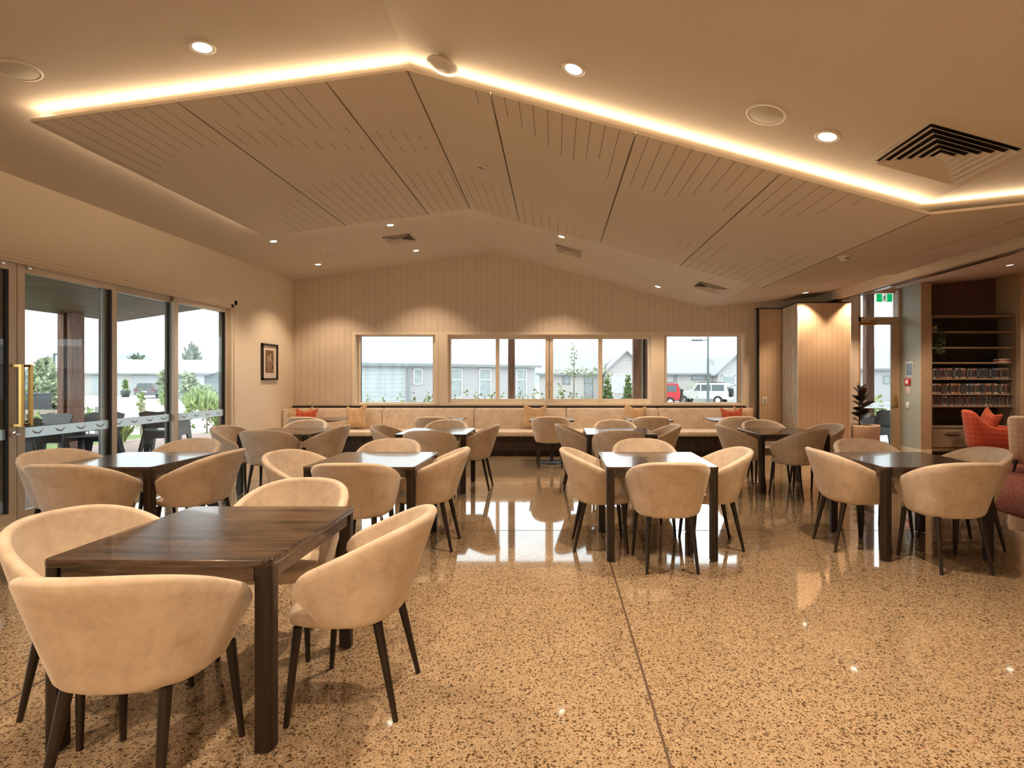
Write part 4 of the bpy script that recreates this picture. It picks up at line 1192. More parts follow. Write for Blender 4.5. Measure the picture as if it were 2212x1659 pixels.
# bench tables
def make_btable():
    root = thing('cafe_table', '', 'table')
    m = MB(); m.rbox((-0.375, -0.375, 0.725), (0.375, 0.375, 0.75), 0.006, 2); m.build('tabletop', wood_dark, root)
    m = MB(); m.lathe([(0.0001, 0.724), (0.10, 0.724), (0.10, 0.716), (0.03, 0.70), (0.028, 0.03), (0.04, 0.02)], 20); m.build('column', black_metal, root)
    m = MB(); m.lathe([(0.0001, 0.024), (0.20, 0.022), (0.225, 0.012), (0.225, 0.0), (0.0001, 0.0)], 36); m.build('base', black_metal, root)
    return root
bt0 = make_btable()
BT = [(-4.065, 'small pedestal table at the bench end by the picture wall'), (-1.96, 'small pedestal table at the bench between the first two windows'), (-0.065, 'small pedestal table at the bench below the wide window'),
      (1.58, 'small pedestal table at the bench below the conifers'), (3.015, 'small pedestal table at the bench below the parked cars window')]
BC = [(-4.0, 8.88, 0), (-1.98, 8.95, 0), (-0.085, 8.99, 0), (1.55, 9.0, 0), (3.0, 9.0, -8)]
for i, (x, lab) in enumerate(BT):
    o = bt0 if i == 0 else copy_tree(bt0)
    o.location = (x, 9.40, 0); o['label'] = lab; o['group'] = 'small pedestal tables along the bench'
    cx, cy, rz = BC[i]
    chair(cx, cy, rz, lab.replace('small pedestal table at the bench', 'tan suede tub chair facing the bench'))

# ------------------------------------------------------------------ planter
pt = thing('potted_plant', 'dark leaved rubber plant in a round clay coloured planter by the exit door', 'plant', (5.735, 10.18, 0))
m = MB(); m.lathe([(0.0001, 0.0), (0.225, 0.0), (0.262, 0.02), (0.275, 0.56), (0.272, 0.585), (0.245, 0.585), (0.240, 0.54)], 40); m.build('planter', pot_m, pt)
m = MB(); m.lathe([(0.242, 0.545), (0.12, 0.555), (0.0001, 0.56)], 30); m.build('soil', soil_m, pt)
stem = MB(); stem.tube((-0.07, 0, 0.55), (-0.06, 0, 1.18), 0.014, 0.008, 8); stem.tube((-0.06,0,1.18), (-0.08, 0, 1.33), 0.006, 0.002, 6); stem.build('stem', mat_plain('dark stem', (0.03, 0.02, 0.012), 0.6), pt)
random.seed(11)
def leaf_mesh(L, W):
    m = MB(); n = 8; top = []; 
    vs = []; fs = []
    for i in range(n + 1):
        t = i / n; ww = W * sin(pi * min(1, t * 0.98 + 0.01)) ** 0.8 * (1 - 0.25 * t); y = L * t; zc_ = -0.18 * L * t * t
        vs += [(-ww / 2, y, zc_ + ww * 0.18), (0, y, zc_), (ww / 2, y, zc_ + ww * 0.18)]
    for i in range(n):
        k = 3 * i; fs += [(k, k + 1, k + 4, k + 3), (k + 1, k + 2, k + 5, k + 4)]
    vs2 = [(x, y, z - 0.0015) for x, y, z in vs]
    m.add(vs, fs, 0, True); m.add(vs2, [tuple(reversed(f)) for f in fs], 0, True)
    return m
for k in range(17):
    z = 0.62 + k * 0.036; L = (0.22, 0.27, 0.29, 0.29)[min(3, k // 2)] if k < 12 else 0.26 - 0.01 * (k - 12); W = 0.155
    o = leaf_mesh(L, W).build('leaf', leaf_dark, pt); o.location = (-0.06, 0, z)
    if cos(2.4 * k + pi / 2) < -0.2: o.scale = (0.8, 0.62, 1)
    az_ = 2.4 * k + random.uniform(-.3, .3)
    o.rotation_euler = (Matrix.Rotation(az_, 3, 'Z') @ Matrix.Rotation(R(22 + 52 * (k / 16) + random.uniform(-8, 8)), 3, 'X') @ Matrix.Rotation(R(random.choice((-1, 1)) * random.uniform(15, 55)), 3, 'Y')).to_euler()
o = leaf_mesh(0.22, 0.03).build('leaf', leaf_dark, pt); o.location = (-0.06, 0, 1.18); o.rotation_euler = (R(86), 0, 1.7)

# ------------------------------------------------------------------ lounge armchairs and rug
m = MB(); m.rbox((4.86, 4.4, 0), (10.4, 10.0, 0.014), 0.004); o = m.build('rug', rug_m); tag(o, 'large flecked red rug in the lounge beyond the tables', 'rug')
def armchair(loc, rz, mt, label, legm):
    """front faces +Y"""
    root = thing('armchair', label, 'armchair', loc, rz)
    W = 0.38
    m = MB(); rings = []
    # wrap-round shell: back and arms in one sweep
    NS = 40; t = 0.075
    for i in range(NS + 1):
        s = -1 + 2 * i / NS
        S = 0.62
        def plan(ins, v):
            a = W + 0.02 * v - ins; b = 0.30 + 0.08 * v - ins
            if abs(s) <= S:
                ph = s / S * pi / 2; e = 2 / 3.2
                return a * math.copysign(abs(sin(ph)) ** e, sin(ph)), -0.05 - b * abs(cos(ph)) ** e
            tt = (abs(s) - S) / (1 - S)
            return a * math.copysign(1, s), -0.05 + 0.42 * tt
        q = abs(s)
        hb = 0.87; ha = 0.575
        if q < 0.42: hz = hb - 0.02 * (q / 0.42) ** 3
        elif q < 0.70: k_ = (q - 0.42) / 0.28; hz = hb - 0.02 - (hb - 0.02 - ha - 0.02) * (3 * k_ ** 2 - 2 * k_ ** 3)
        else: k_ = (q - 0.70) / 0.30; hz = ha + 0.02 - 0.02 * k_ - (0.16 * max(0, (k_ - 0.6) / 0.4) ** 2.2)
        ring = []
        for v in (0, 0.15, 0.4, 0.7, 0.93):
            x, y = plan(0 if v > 0.05 else 0.02, v); ring.append((x, y, 0.19 + v * (hz - 0.19)))
        for v, wg in ((0.98, 0.15), (1.0, 0.5), (0.98, 0.85)):
            xo, yo = plan(0, 1); xi, yi = plan(t, 1); ring.append((xo + (xi - xo) * wg, yo + (yi - yo) * wg, 0.19 + v * (hz - 0.19)))
        for v in (0.93, 0.6, 0.3, 0.0):
            x, y = plan(t, v); ring.append((x, y, 0.19 + v * (hz - 0.19)))
        rings.append(ring)
    m.loft(rings, True, True, 0, True); m.build('backrest', mt, root)
    m = MB(); m.rbox((-W + 0.075, -0.30, 0.19), (W - 0.075, 0.36, 0.33), 0.03, 3); m.build('seat_base', mt, root)
    m = MB(); m.rbox((-W + 0.08, -0.28, 0.32), (W - 0.08, 0.385, 0.46), 0.045, 4); m.build('seat_cushion', mt, root)
    for sx, sy in ((-1, -1), (1, -1), (-1, 1), (1, 1)):
        m = MB(); m.tube((sx * 0.27, sy * 0.24 + 0.0, 0.20), (sx * 0.30, sy * 0.28, 0.0), 0.028, 0.016, 10); m.build('leg', wood_leg, root)
    return root
armchair((7.66, 9.60, 0.014), R(-124), red_plaid, 'red plaid armchair in front of the bookshelf', wood_leg)
c_ = pillow_mesh(0.46, 0.16).build('cushion', red_plaid2); c_.location = (7.60, 9.58, 0.69); c_.rotation_euler = (R(-18), R(14), R(-100)); 
tag(c_, 'rust red plaid cushion standing in the red armchair', 'cushion')
armchair((7.41, 8.28, 0.014), R(-55), cream_plaid, 'cream plaid armchair seen from behind on the red rug', wood_leg)

# ------------------------------------------------------------------ outdoors: roof, deck, ground
RY1, RXL = 11.9, -9.5
m = MB()
def roof_z(x): return 3.40 + 0.155 * (x - XL) - 0.06 if x < XL else ceil_z(x, D) + 0.13
m.prism([(RXL, -4, roof_z(RXL)), (XL - 0.16, -4, roof_z(XL - 0.16)), (XL - 0.16, RY1, roof_z(XL - 0.16)), (RXL, RY1, roof_z(RXL))], (0, 0, 0.16))
struct(m.build('roof_soffit', soffit_wood), 'dark timber lined verandah roof outside the glass doors', 'roof')
m = MB()
xs = [XL - 0.16, ridge_x(D), VX, XE]
for a, b in zip(xs[:-1], xs[1:]):
    za, zb_ = ceil_z(max(a, XL), D) + 0.02, ceil_z(b - 1e-4, D) + 0.02
    m.prism([(a, D + 0.16, za), (b, D + 0.16, zb_), (b, RY1, zb_), (a, RY1, za)], (0, 0, 0.16))
    m.prism([(a, -4, za + .11), (b, -4, zb_ + .11), (b, D + .16, zb_ + .11), (a, D + .16, za + .11)], (0, 0, 0.1))
struct(m.build('roof_back', mat_plain('grey soffit', (0.22, 0.22, 0.22), 0.7)), 'grey eave outside the back wall', 'roof')
m = MB(); m.box((-10.2, -4, -0.16), (XL - 0.16, 14.6, -0.02)); struct(m.build('deck_floor', deck_m), 'brown timber deck outside the glass doors', 'deck')
m = MB(); m.box((XL - 0.16, D + 0.18, -0.16), (9.5, 12.2, -0.02)); struct(m.build('terrace_floor', mat_plain('grey terrace', (0.30, 0.30, 0.31), 0.8)), 'grey terrace outside the back wall', 'terrace')
m = MB(); m.prism([(-220, -60, -1.2), (30, -60, -1.2), (-130, 260, -1.2), (-220, 260, -1.2)], (0, 0, 0.85)); m.prism([(30, -60, -1.2), (220, -60, -1.2), (220, 260, -1.2), (-130, 260, -1.2)], (0, 0, 0.5)); struct(m.build('ground', conc_m), 'pale concrete roads and driveways', 'ground')
m = MB(); m.box((-17.5, -4, -0.35), (-10.2, 15.2, -0.12)); m.box((-10.2, 14.6, -0.35), (-6.6, 17.2, -0.12)); struct(m.build('lawn', lawn_m), 'strip of short green grass beyond the deck', 'lawn')
m = MB(); m.box((-6.6, 12.2, -0.35), (9.5, 13.8, -0.15)); struct(m.build('garden_ground', mulch_m), 'planting bed outside the back windows', 'garden bed')
def ground_z(d): return -0.35

def post(x0, x1, y0, y1, z1, label, double=True):
    r = thing('verandah_post', label, 'post', ((x0 + x1) / 2, (y0 + y1) / 2, -0.02)); hw = (x1 - x0) / 2; hd = (y1 - y0) / 2
    zt_ = z1 + 0.02
    if double:
        m = MB(); m.box((-hw, -hd, 0), (-hw + hw * 0.9, hd, zt_)); m.build('timber', post_wood, r)
        m = MB(); m.box((hw - hw * 0.55, -hd, 0), (hw, hd, zt_)); m.build('timber', post_wood, r)
        m = MB(); m.tube((hw * 0.08, -hd * 0.2, 0), (hw * 0.08, -hd * 0.2, zt_), hw * 0.16, None, 14); m.build('downpipe', mat_plain('pale downpipe', (0.5, 0.5, 0.48), 0.5), r)
        m = MB(); m.box((-hw * 0.1, hd * 0.1, 0), (hw * 0.45, hd * 0.3, zt_)); m.build('steel_flitch', black_metal, r)
    else:
        m = MB(); m.box((-hw, -hd, 0), (hw, hd, zt_)); m.build('timber', post_wood, r)
    return r
post(-9.53, -9.27, 10.45, 10.75, roof_z(-9.3), 'broad double timber post with pale downpipe on the deck')
pz = lambda x: ceil_z(x, D) + 0.02
post(-1.01, -0.87, 11.62, 11.76, pz(-0.94), 'slim brown post outside the wide sliding window', False)
post(1.655, 2.01, 11.6, 11.8, pz(1.8), 'double brown post with downpipe beside the conifers')
post(6.60, 6.77, 11.6, 11.74, pz(6.7), 'brown post outside the exit door', False)

def outdoor_chair_mesh(root):
    m = MB()
    # moulded seat back, side aprons and legs
    bk = [(-0.30, 0.50), (-0.33, 0.80), (-0.20, 0.84), (0.0, 0.815), (0.20, 0.84), (0.33, 0.80), (0.30, 0.50)]
    m.prism([(x, -0.24 - (z - 0.45) * 0.30, z) for x, z in bk], (0, -0.018, 0)); m.build('backrest', plast_dark, root)
    m = MB(); m.rbox((-0.29, -0.25, 0.42), (0.29, 0.25, 0.45), 0.01, 2); m.build('seat', plast_dark, root)
    for s in (-1, 1):
        m = MB()
        pr = [(-0.36, 0.66), (0.24, 0.66), (0.27, 0.60), (0.25, 0.0), (0.14, 0.0), (0.12, 0.34), (-0.14, 0.34), (-0.22, 0.0), (-0.33, 0.0), (-0.27, 0.45)]
        m.prism([(s * (0.27 + 0.07 * (1 - min(1, z / 0.45))), y, z) for y, z in pr], (s * 0.03, 0, 0)); m.build('side', plast_dark, root)
    m = MB(); m.prism([(-0.28, -0.245, 0.45), (-0.28, -0.27, 0.0), (-0.20, -0.27, 0.0), (-0.14, -0.25, 0.30), (0.14, -0.25, 0.30), (0.20, -0.27, 0.0), (0.28, -0.27, 0.0), (0.28, -0.245, 0.45)], (0, -0.02, 0)); m.build('rear_apron', plast_dark, root)
    return root
oc0 = None
OC = [(-7.55, 7.95, 195, -0.02, 'charcoal outdoor chair just behind the double door post, nearer of two'), (-8.2, 8.9, 160, -0.02, 'charcoal outdoor chair partly hidden behind another in front of the broad post'),
      (-7.30, 9.30, 30, -0.02, 'charcoal outdoor chair seen through the second glass pane'), (-7.6, 6.7, 100, -0.02, 'charcoal outdoor chair beside the brass handles'),
      (-6.3, 4.9, 80, -0.02, 'charcoal outdoor chair behind the near door leaf'), (6.85, 11.55, 200, -0.02, 'charcoal outdoor chair outside the exit door')]
OC = [(-8.75, 9.55, 195, -0.02, OC[0][4]), (-9.3, 9.95, 165, -0.02, OC[1][4]), (-7.75, 10.9, 12, -0.02, OC[2][4]), (-8.6, 8.45, 100, -0.02, OC[3][4]), (-7.0, 5.55, 80, -0.02, OC[4][4]), (6.62, 11.45, 25, -0.02, OC[5][4])]
OC[0] = (-8.35, 9.85, 190, -0.02, OC[0][4]); OC[1] = (-9.12, 9.6, 170, -0.02, OC[1][4])
for i, (x, y, rz, z, lab) in enumerate(OC):
    if i == 0:
        oc0 = thing('outdoor_chair', lab, 'chair', (x, y, z), R(rz), 'charcoal moulded outdoor chairs'); outdoor_chair_mesh(oc0)
    else:
        o = copy_tree(oc0); o.location = (x, y, z); o.rotation_euler = (0, 0, R(rz)); o['label'] = lab
ot = thing('outdoor_table', 'white topped outdoor table outside the exit door', 'table', (6.35, 11.9, -0.02))
m = MB(); m.rbox((-0.4, -0.3, 0.70), (0.4, 0.3, 0.73), 0.006); m.build('tabletop', mat_plain('white outdoor top', (0.6, 0.6, 0.6), 0.5), ot)
for sx in (-1, 1):
    for sy in (-1, 1):
        m = MB(); m.tube((sx * 0.33, sy * 0.24, 0), (sx * 0.33, sy * 0.24, 0.70), 0.018); m.build('leg', black_metal, ot)

# ------------------------------------------------------------------ outdoors: houses
def house(name, A, B, zg, ze, zr, depth, wallm, roofm, label, over=0.4, hipL=0.0, hipR=0.0):
    """front wall from A to B (plan), eave ze, ridge zr, body depth to the back"""
    A, B = Vector((A[0], A[1], 0)), Vector((B[0], B[1], 0)); d_ = (B - A); L = d_.length; ex = d_.normalized(); ey = Vector((-ex.y, ex.x, 0))
    if ey.y < 0: ey = -ey
    root = thing(name, label, 'house', (A.x, A.y, zg))
    root.rotation_euler = (0, 0, math.atan2(ex.y, ex.x))
    H, RZ = ze - zg, zr - zg
    m = MB(); m.box((0, 0, 0), (L, depth, H)); 
    m.prism([(0.02, 0, H), (0.02, depth, H), (0.02, depth / 2, RZ - 0.12 if not hipL else H + .01)], (0.2, 0, 0)); m.prism([(L - 0.02, 0, H), (L - 0.02, depth, H), (L - 0.02, depth / 2, RZ - 0.12 if not hipR else H + .01)], (-0.2, 0, 0))
    m.build('wall', wallm, root)
    m = MB(); t = 0.12; sl = (RZ - H) / (depth / 2); o_ = over
    e0 = H - sl * o_
    a, b = -o_, L + o_
    f = [(a, -o_, e0), (b, -o_, e0), (b - hipR, depth / 2, RZ), (a + hipL, depth / 2, RZ)]
    bk = [(a, depth + o_, e0), (b, depth + o_, e0), (b - hipR, depth / 2, RZ), (a + hipL, depth / 2, RZ)]
    m.prism(f, (0, 0, t)); m.prism(bk, (0, 0, t))
    if hipL: m.prism([(a, -o_, e0), (a, depth + o_, e0), (a + hipL, depth / 2, RZ)], (0, 0, t))
    if hipR: m.prism([(b, -o_, e0), (b, depth + o_, e0), (b - hipR, depth / 2, RZ)], (0, 0, t))
    m.build('roof', roofm, root)
    m = MB(); m.box((a, -o_ - 0.1, e0 - 0.06), (b, -o_, e0 + 0.10)); m.build('gutter', trim_grey, root)
    def loc(u, v):
        r = Vector(((u - CX) / F, 1.0, 0)); k = (A.x * ex.y - A.y * ex.x) / (r.x * ex.y - r.y * ex.x)
        p = r * k; return (p - A).dot(ex), EYE + (CY - v) / F * k - zg
    return root, loc, L
def hwin(root, loc, u0, v0, u1, v1, fm=win_white, pm=pane_grey, bars=0, name='window', fw=0.06):
    x0, z1 = loc(u0, v0); x1, z0 = loc(u1, v1)
    z0 = max(z0, 0.05)
    m = MB()
    for lo, hi in (((x0, -0.08, z0), (x0 + fw, 0, z1)), ((x1 - fw, -0.08, z0), (x1, 0, z1)), ((x0, -0.08, z0), (x1, 0, z0 + fw)), ((x0, -0.08, z1 - fw), (x1, 0, z1))): m.box(lo, hi)
    for k in range(bars):
        z = z0 + (z1 - z0) * (0.62 if bars == 1 else (k + 1) / (bars + 1)); m.box((x0, -0.08, z - fw / 2), (x1, 0, z + fw / 2))
    f = m.build(name, fm, root)
    m = MB(); m.box((x0 + fw, -0.03, z0 + fw), (x1 - fw, -0.01, z1 - fw)); m.build('pane', pm, f)
    return f
def garage(root, loc, u0, v0, u1, v1=None):
    x0, z1 = loc(u0, v0); x1, _ = loc(u1, v0)
    m = MB(); m.box((x0, -0.05, 0), (x1, 0.0, z1)); return m.build('garage_door', garage_m, root)
GZ = -0.35
GB = -0.7
# pale house behind the first two windows
hs, loc, L = house('house', (-13.2, 30.4), (-1.45, 38.2), GB, 2.35, 4.35, 11, house_grey, roof_pale, 'pale grey house with garage filling the fixed window view', 0.3, 0, 4.0)
garage(hs, loc, 770, 795, 875)
hwin(hs, loc, 892, 796, 912, 831)
for u0, u1 in ((972, 998), (1034, 1060), (1114, 1137)): hwin(hs, loc, u0, 796, u1, 860, bars=1)
xa, za = loc(881, 790)
m = MB(); m.tube((xa, -0.15, 0), (xa, -0.15, za), 0.06); m.build('downpipe', trim_grey, hs)
# grey roofed house
hs, loc, L = house('house', (-1.4, 47.0), (4.0, 47.0), GB, 1.9, 4.1, 10, house_white, roof_grey, 'house with grey roof and front gable behind the conifers', 0.3)
hwin(hs, loc, 1215, 809, 1231, 830, trim_grey); hwin(hs, loc, 1262, 808, 1281, 860, trim_grey, bars=1)
def gable(A, B, zg, ze, zr, dep, label, clad, roofm, root):
    (x0, y0), (x1, y1) = A, B
    ox, oy, oz = root.location
    m = MB(); xm = (x0 + x1) / 2
    m.prism([(x0 - ox, y0 - oy, 0), (x1 - ox, y0 - oy, 0), (x1 - ox, y0 - oy, ze - zg), (xm - ox, y0 - oy, zr - zg), (x0 - ox, y0 - oy, ze - zg)], (0, dep, 0)); w_ = m.build('gable_wing', clad, root)
    m = MB(); sl = (zr - ze) / (xm - x0); e = 0.35
    for s, xe in ((-1, x0), (1, x1)):
        xe2 = xe + s * e
        m.prism([(xm - ox, y0 - oy - 0.4, zr - zg + 0.02), (xe2 - ox, y0 - oy - 0.4, ze - zg - sl * e + 0.02), (xe2 - ox, y0 - oy + dep, ze - zg - sl * e + 0.02), (xm - ox, y0 - oy + dep, zr - zg + 0.02)], (0, 0, 0.14))
    m.build('gable_roof', roofm, root)
    return w_
hroot = hs
gable((4.1, 45.0), (7.6, 45.0), GB, 1.95, 3.62, 8, '', house_clad, roof_grey, hs)
def flatwin(root, u0, v0, u1, v1, d, fm, pm, name='window', fw=0.07):
    a = P(u0, v0, d) - root.location; b = P(u1, v1, d) - root.location; b.z = max(b.z, 0.05)
    m = MB()
    for lo, hi in (((a.x, a.y - .06, b.z), (a.x + fw, a.y, a.z)), ((b.x - fw, a.y - .06, b.z), (b.x, a.y, a.z)), ((a.x, a.y - .06, b.z), (b.x, a.y, b.z + fw)), ((a.x, a.y - .06, a.z - fw), (b.x, a.y, a.z))): m.box(lo, hi)
    f = m.build(name, fm, root); m = MB(); m.box((a.x + fw, a.y - .03, b.z + fw), (b.x - fw, a.y - .01, a.z - fw)); m.build('pane', pm, f)
flatwin(hs, 1322, 809, 1366, 849, 45.0, win_white, pane_pale)
hs, loc, L = house('house', (8.7, 50.0), (14.6, 50.0), GB, 1.9, 3.75, 10, house_white, roof_grey, 'grey roofed house behind the parked off-roaders', 0.3)
hwin(hs, loc, 1494, 810, 1525, 821, trim_grey); hwin(hs, loc, 1456, 812, 1462, 830, trim_grey)
gable((14.4, 48.5), (17.6, 48.5), GB, 1.95, 3.45, 8, '', house_clad, roof_grey, hs)
flatwin(hs, 1559, 811, 1588, 832, 48.5, win_white, pane_grey)
# garages seen through the sliding doors
hs, loc, L = house('house', (-62, 54), (-37.5, 60), GZ, 1.98, 3.5, 12, house_white, roof_pale, 'long pale garage block beyond the turning area', 0.4)
garage(hs, loc, 200, 811, 235); garage(hs, loc, 284, 811, 341)
hs, loc, L = house('house', (-33.2, 47.5), (-27.6, 44.0), GZ, 1.9, 3.4, 8, house_dark, roof_pale, 'blue grey weatherboard house seen past the last glass door', 0.4)
hwin(hs, loc, 414, 809, 443, 835, win_white, pane_pale); 
hs, loc, L = house('house', (-33, 22.5), (-27.5, 28.5), GZ, 1.9, 3.3, 8, house_dark, roof_pale, 'grey weatherboard cottage behind the hedge by the brass handles', 0.4)
hs, loc, L = house('house', (27.0, 52), (38.0, 46), GB, 2.4, 4.4, 10, house_grey, roof_grey, 'grey house seen through the exit door', 0.4)
hwin(hs, loc, 1908, 812, 1924, 829, trim_grey)
# distant hills
m = MB(); random.seed(5)
hp = []
for k in range(41):
    x = -400 + 20 * k; hp.append((x, 7 + 4 * sin(k * 0.7) + 3 * sin(k * 1.9) + 2 * sin(k * .31)))
fr_ = [(x * 0.6, 250, z * 0.9 + 2) for x, z in hp]
base = [(x * 0.6, 250, -1) for x, z in hp]
for i in range(40): m.add([base[i], base[i + 1], fr_[i + 1], fr_[i], (base[i][0], 300, -1), (base[i + 1][0], 300, -1)], [(0, 1, 2, 3), (3, 2, 5, 4)])
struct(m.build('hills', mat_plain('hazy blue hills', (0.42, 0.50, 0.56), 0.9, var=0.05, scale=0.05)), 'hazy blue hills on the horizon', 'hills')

# ------------------------------------------------------------------ outdoors: vehicles
def wheel(mb, c, r, wdt, axis):
    c = Vector(c); ax = Vector(axis).normalized()
    mb.tube(c - ax * wdt / 2, c + ax * wdt / 2, r, None, 20, 0, False)
def offroader(loc, rz, paint_, label, Lc=4.2):
    """x forward; right-hand side faces -Y"""
    r = thing('off_road_car', label, 'car', loc, rz)
    pr = [(-Lc / 2, 0.45), (-Lc / 2, 1.05), (-Lc / 2 + 0.12, 1.70), (-Lc / 2 + 0.3, 1.76), (0.35, 1.74), (0.85, 1.12), (Lc / 2 - 0.15, 1.05), (Lc / 2, 0.85), (Lc / 2, 0.45)]
    m = MB(); m.prism([(x, -0.85, z) for x, z in pr], (0, 1.7, 0)); b = m.build('body', paint_, r, bevel=0.05)
    for a, c in ((-Lc / 2 + 0.28, -0.95), (-0.85, -0.10), (0.0, 0.55)):
        m = MB(); m.prism([(a, -0.858, 1.12), (c, -0.858, 1.12), (c - (0.35 if c > 0.3 else 0), -0.858, 1.62), (a, -0.858, 1.62)], (0, 0.008, 0)); m.prism([(a, 0.85, 1.12), (c, 0.85, 1.12), (c - (0.35 if c > 0.3 else 0), 0.85, 1.62), (a, 0.85, 1.62)], (0, 0.008, 0)); m.build('window', car_glass, r)
    m = MB(); m.box((-Lc / 2 - 0.008, -0.65, 1.12), (-Lc / 2 + 0.02, 0.65, 1.5)); m.build('rear_window', car_glass, r)
    for x in (-Lc / 2 + 0.75, Lc / 2 - 0.8):
        for y in (-0.80, 0.80):
            m = MB(); wheel(m, (x, y, 0.36), 0.36, 0.24, (0, 1, 0)); w_ = m.build('wheel', tyre_m, r)
            m = MB(); wheel(m, (x, y * 1.16, 0.36), 0.20, 0.05, (0, 1, 0)); m.build('hub', chrome, w_)
    m = MB(); wheel(m, (-Lc / 2 - 0.14, 0.05, 0.98), 0.35, 0.22, (1, 0, 0)); m.build('spare_wheel', tyre_m, r)
    m = MB(); m.box((-Lc / 2 - 0.12, -0.85, 0.42), (-Lc / 2 + 0.1, 0.85, 0.62)); m.build('bumper', tyre_m if paint_ != car_white else car_white, r)
    m = MB(); m.box((-Lc / 2 - 0.01, -0.86, 0.85), (-Lc / 2 + 0.08, -0.70, 1.10)); m.build('tail_lamp', lamp_red, r)
    for y in (-0.7, 0.7):
        m = MB(); m.bar((-Lc / 2 + 0.5, y, 1.80), (0.3, y, 1.80), 0.04, 0.04); m.build('roof_rail', black_metal, r)
    return r
offroader((7.62, 42.3, GB), R(170), car_red, 'red off-road car with a spare wheel, parked furthest from the lamp post', 3.9)
offroader((12.3, 45.6, GB), R(150), car_white, 'white off-road car with a spare wheel behind the lamp post', 4.4)
cr = thing('hatchback_car', 'grey hatchback seen from behind before the garages', 'car', (-36.5, 48.5, GZ), R(4))
m = MB(); pr = [(-0.92, 0.30), (-0.95, 0.80), (-0.80, 0.95), (-0.62, 1.40), (0.62, 1.40), (0.80, 0.95), (0.95, 0.80), (0.92, 0.30)]
m.prism([(x, 0, z) for x, z in pr], (0, 4.1, 0)); m.build('body', car_grey, cr, bevel=0.08)
m = MB(); m.prism([(-0.70, -0.01, 0.98), (0.70, -0.01, 0.98), (0.56, -0.01, 1.34), (-0.56, -0.01, 1.34)], (0, 0.02, 0)); m.build('rear_window', car_glass, cr)
m = MB(); m.box((-0.92, -0.012, 0.70), (-0.55, 0.01, 0.88)); m.box((0.55, -0.012, 0.70), (0.92, 0.01, 0.88)); m.build('tail_lamp', lamp_red, cr)
m = MB(); m.box((-0.24, -0.02, 0.55), (0.24, 0.0, 0.66)); m.build('number_plate', win_white, cr)
for x in (-0.78, 0.78):
    for y in (0.7, 3.3): m = MB(); wheel(m, (x, y, 0.31), 0.31, 0.2, (1, 0, 0)); m.build('wheel', tyre_m, cr)

# street lamps, bollards, bin, planters
def street_lamp(u, vtop, d, arm_u, label):
    p = P(u, vtop, d); r = thing('street_lamp', label, 'street lamp', (p.x, p.y, GZ if u < 600 else GB)); H = p.z - (GZ if u < 600 else GB)
    m = MB(); m.tube((0, 0, 0), (0, 0, H), 0.085, 0.05, 10); m.build('pole', black_metal if False else mat_plain('green grey steel', (0.10, 0.13, 0.13), 0.5), r)
    dxm = (arm_u - u) * d / F
    m = MB(); zl = H - (735 - vtop) * d / F if vtop < 735 else H - 0.05
    m.bar((0, 0, zl), (dxm * 0.5, 0, zl), 0.06, 0.05); m.rbox((min(dxm, dxm * 0.35), -0.15, zl - 0.05), (max(dxm, dxm * 0.35), 0.15, zl + 0.05), 0.03); m.build('lantern', MATS['green grey steel'], r)
street_lamp(1529.5, 715, 32.0, 1494, 'tall dark street lamp in front of the white off-road car')
street_lamp(117, 763, 30.0, 124, 'dark street lamp beside the sage tree beyond the deck')

def leafball(c, rx_, ry_, rz0, n, size, mt, name, parent=None, spiky=False, seed=0, cone=False):
    random.seed(seed); m = MB(); c = Vector(c)
    for k in range(n):
        while True:
            q = Vector((random.uniform(-1, 1), random.uniform(-1, 1), random.uniform(-1, 1)))
            if 0.25 < q.length < 1: break
        if cone:
            h_ = (q.z + 1) / 2; rad = (1 - h_) ** 0.8
            a_ = random.uniform(0, 2 * pi); rr = random.uniform(0.6, 1.0) * rad
            p_ = c + Vector((cos(a_) * rr * rx_, sin(a_) * rr * ry_, (h_ * 2 - 1) * rz0))
        else:
            p_ = c + Vector((q.x * rx_, q.y * ry_, q.z * rz0))
        a_ = random.uniform(0, 2 * pi); b_ = random.uniform(-0.9, 1.2)
        d_ = Vector((cos(a_) * cos(b_), sin(a_) * cos(b_), sin(b_)))
        if spiky: d_ = (d_ * 0.5 + Vector((0, 0, 1))).normalized()
        s_ = size * random.uniform(0.6, 1.3); w_ = d_.cross(Vector((random.random() - .5, random.random() - .5, random.random()))).normalized() * s_ * (0.12 if spiky else 0.32)
        m.add([p_, p_ + d_ * s_ * 0.5 + w_, p_ + d_ * s_, p_ + d_ * s_ * 0.5 - w_], [(0, 1, 2, 3)])
    return m.build(name, mt, parent)
def shrub(x, y, zg, w_, h_, mt, label, n=90, size=0.09, stem=True, spiky=False, seed=1, name='shrub', group=None, cone=False, stemh=0.3, cat='shrub'):
    r = thing(name, label, cat, (x, y, zg), 0, group)
    leafball((0, 0, h_ * (0.55 if not cone else 0.52)), w_ / 2, w_ / 2, h_ * 0.46, n, size, mt, 'foliage', r, spiky, seed, cone)
    if stem: m = MB(); m.tube((0, 0, -0.1), (0, 0, h_ * (0.5 + stemh * 0.5)), 0.012 + 0.01 * h_, 0.006, 6); m.build('stem', bark_m, r)
    return r
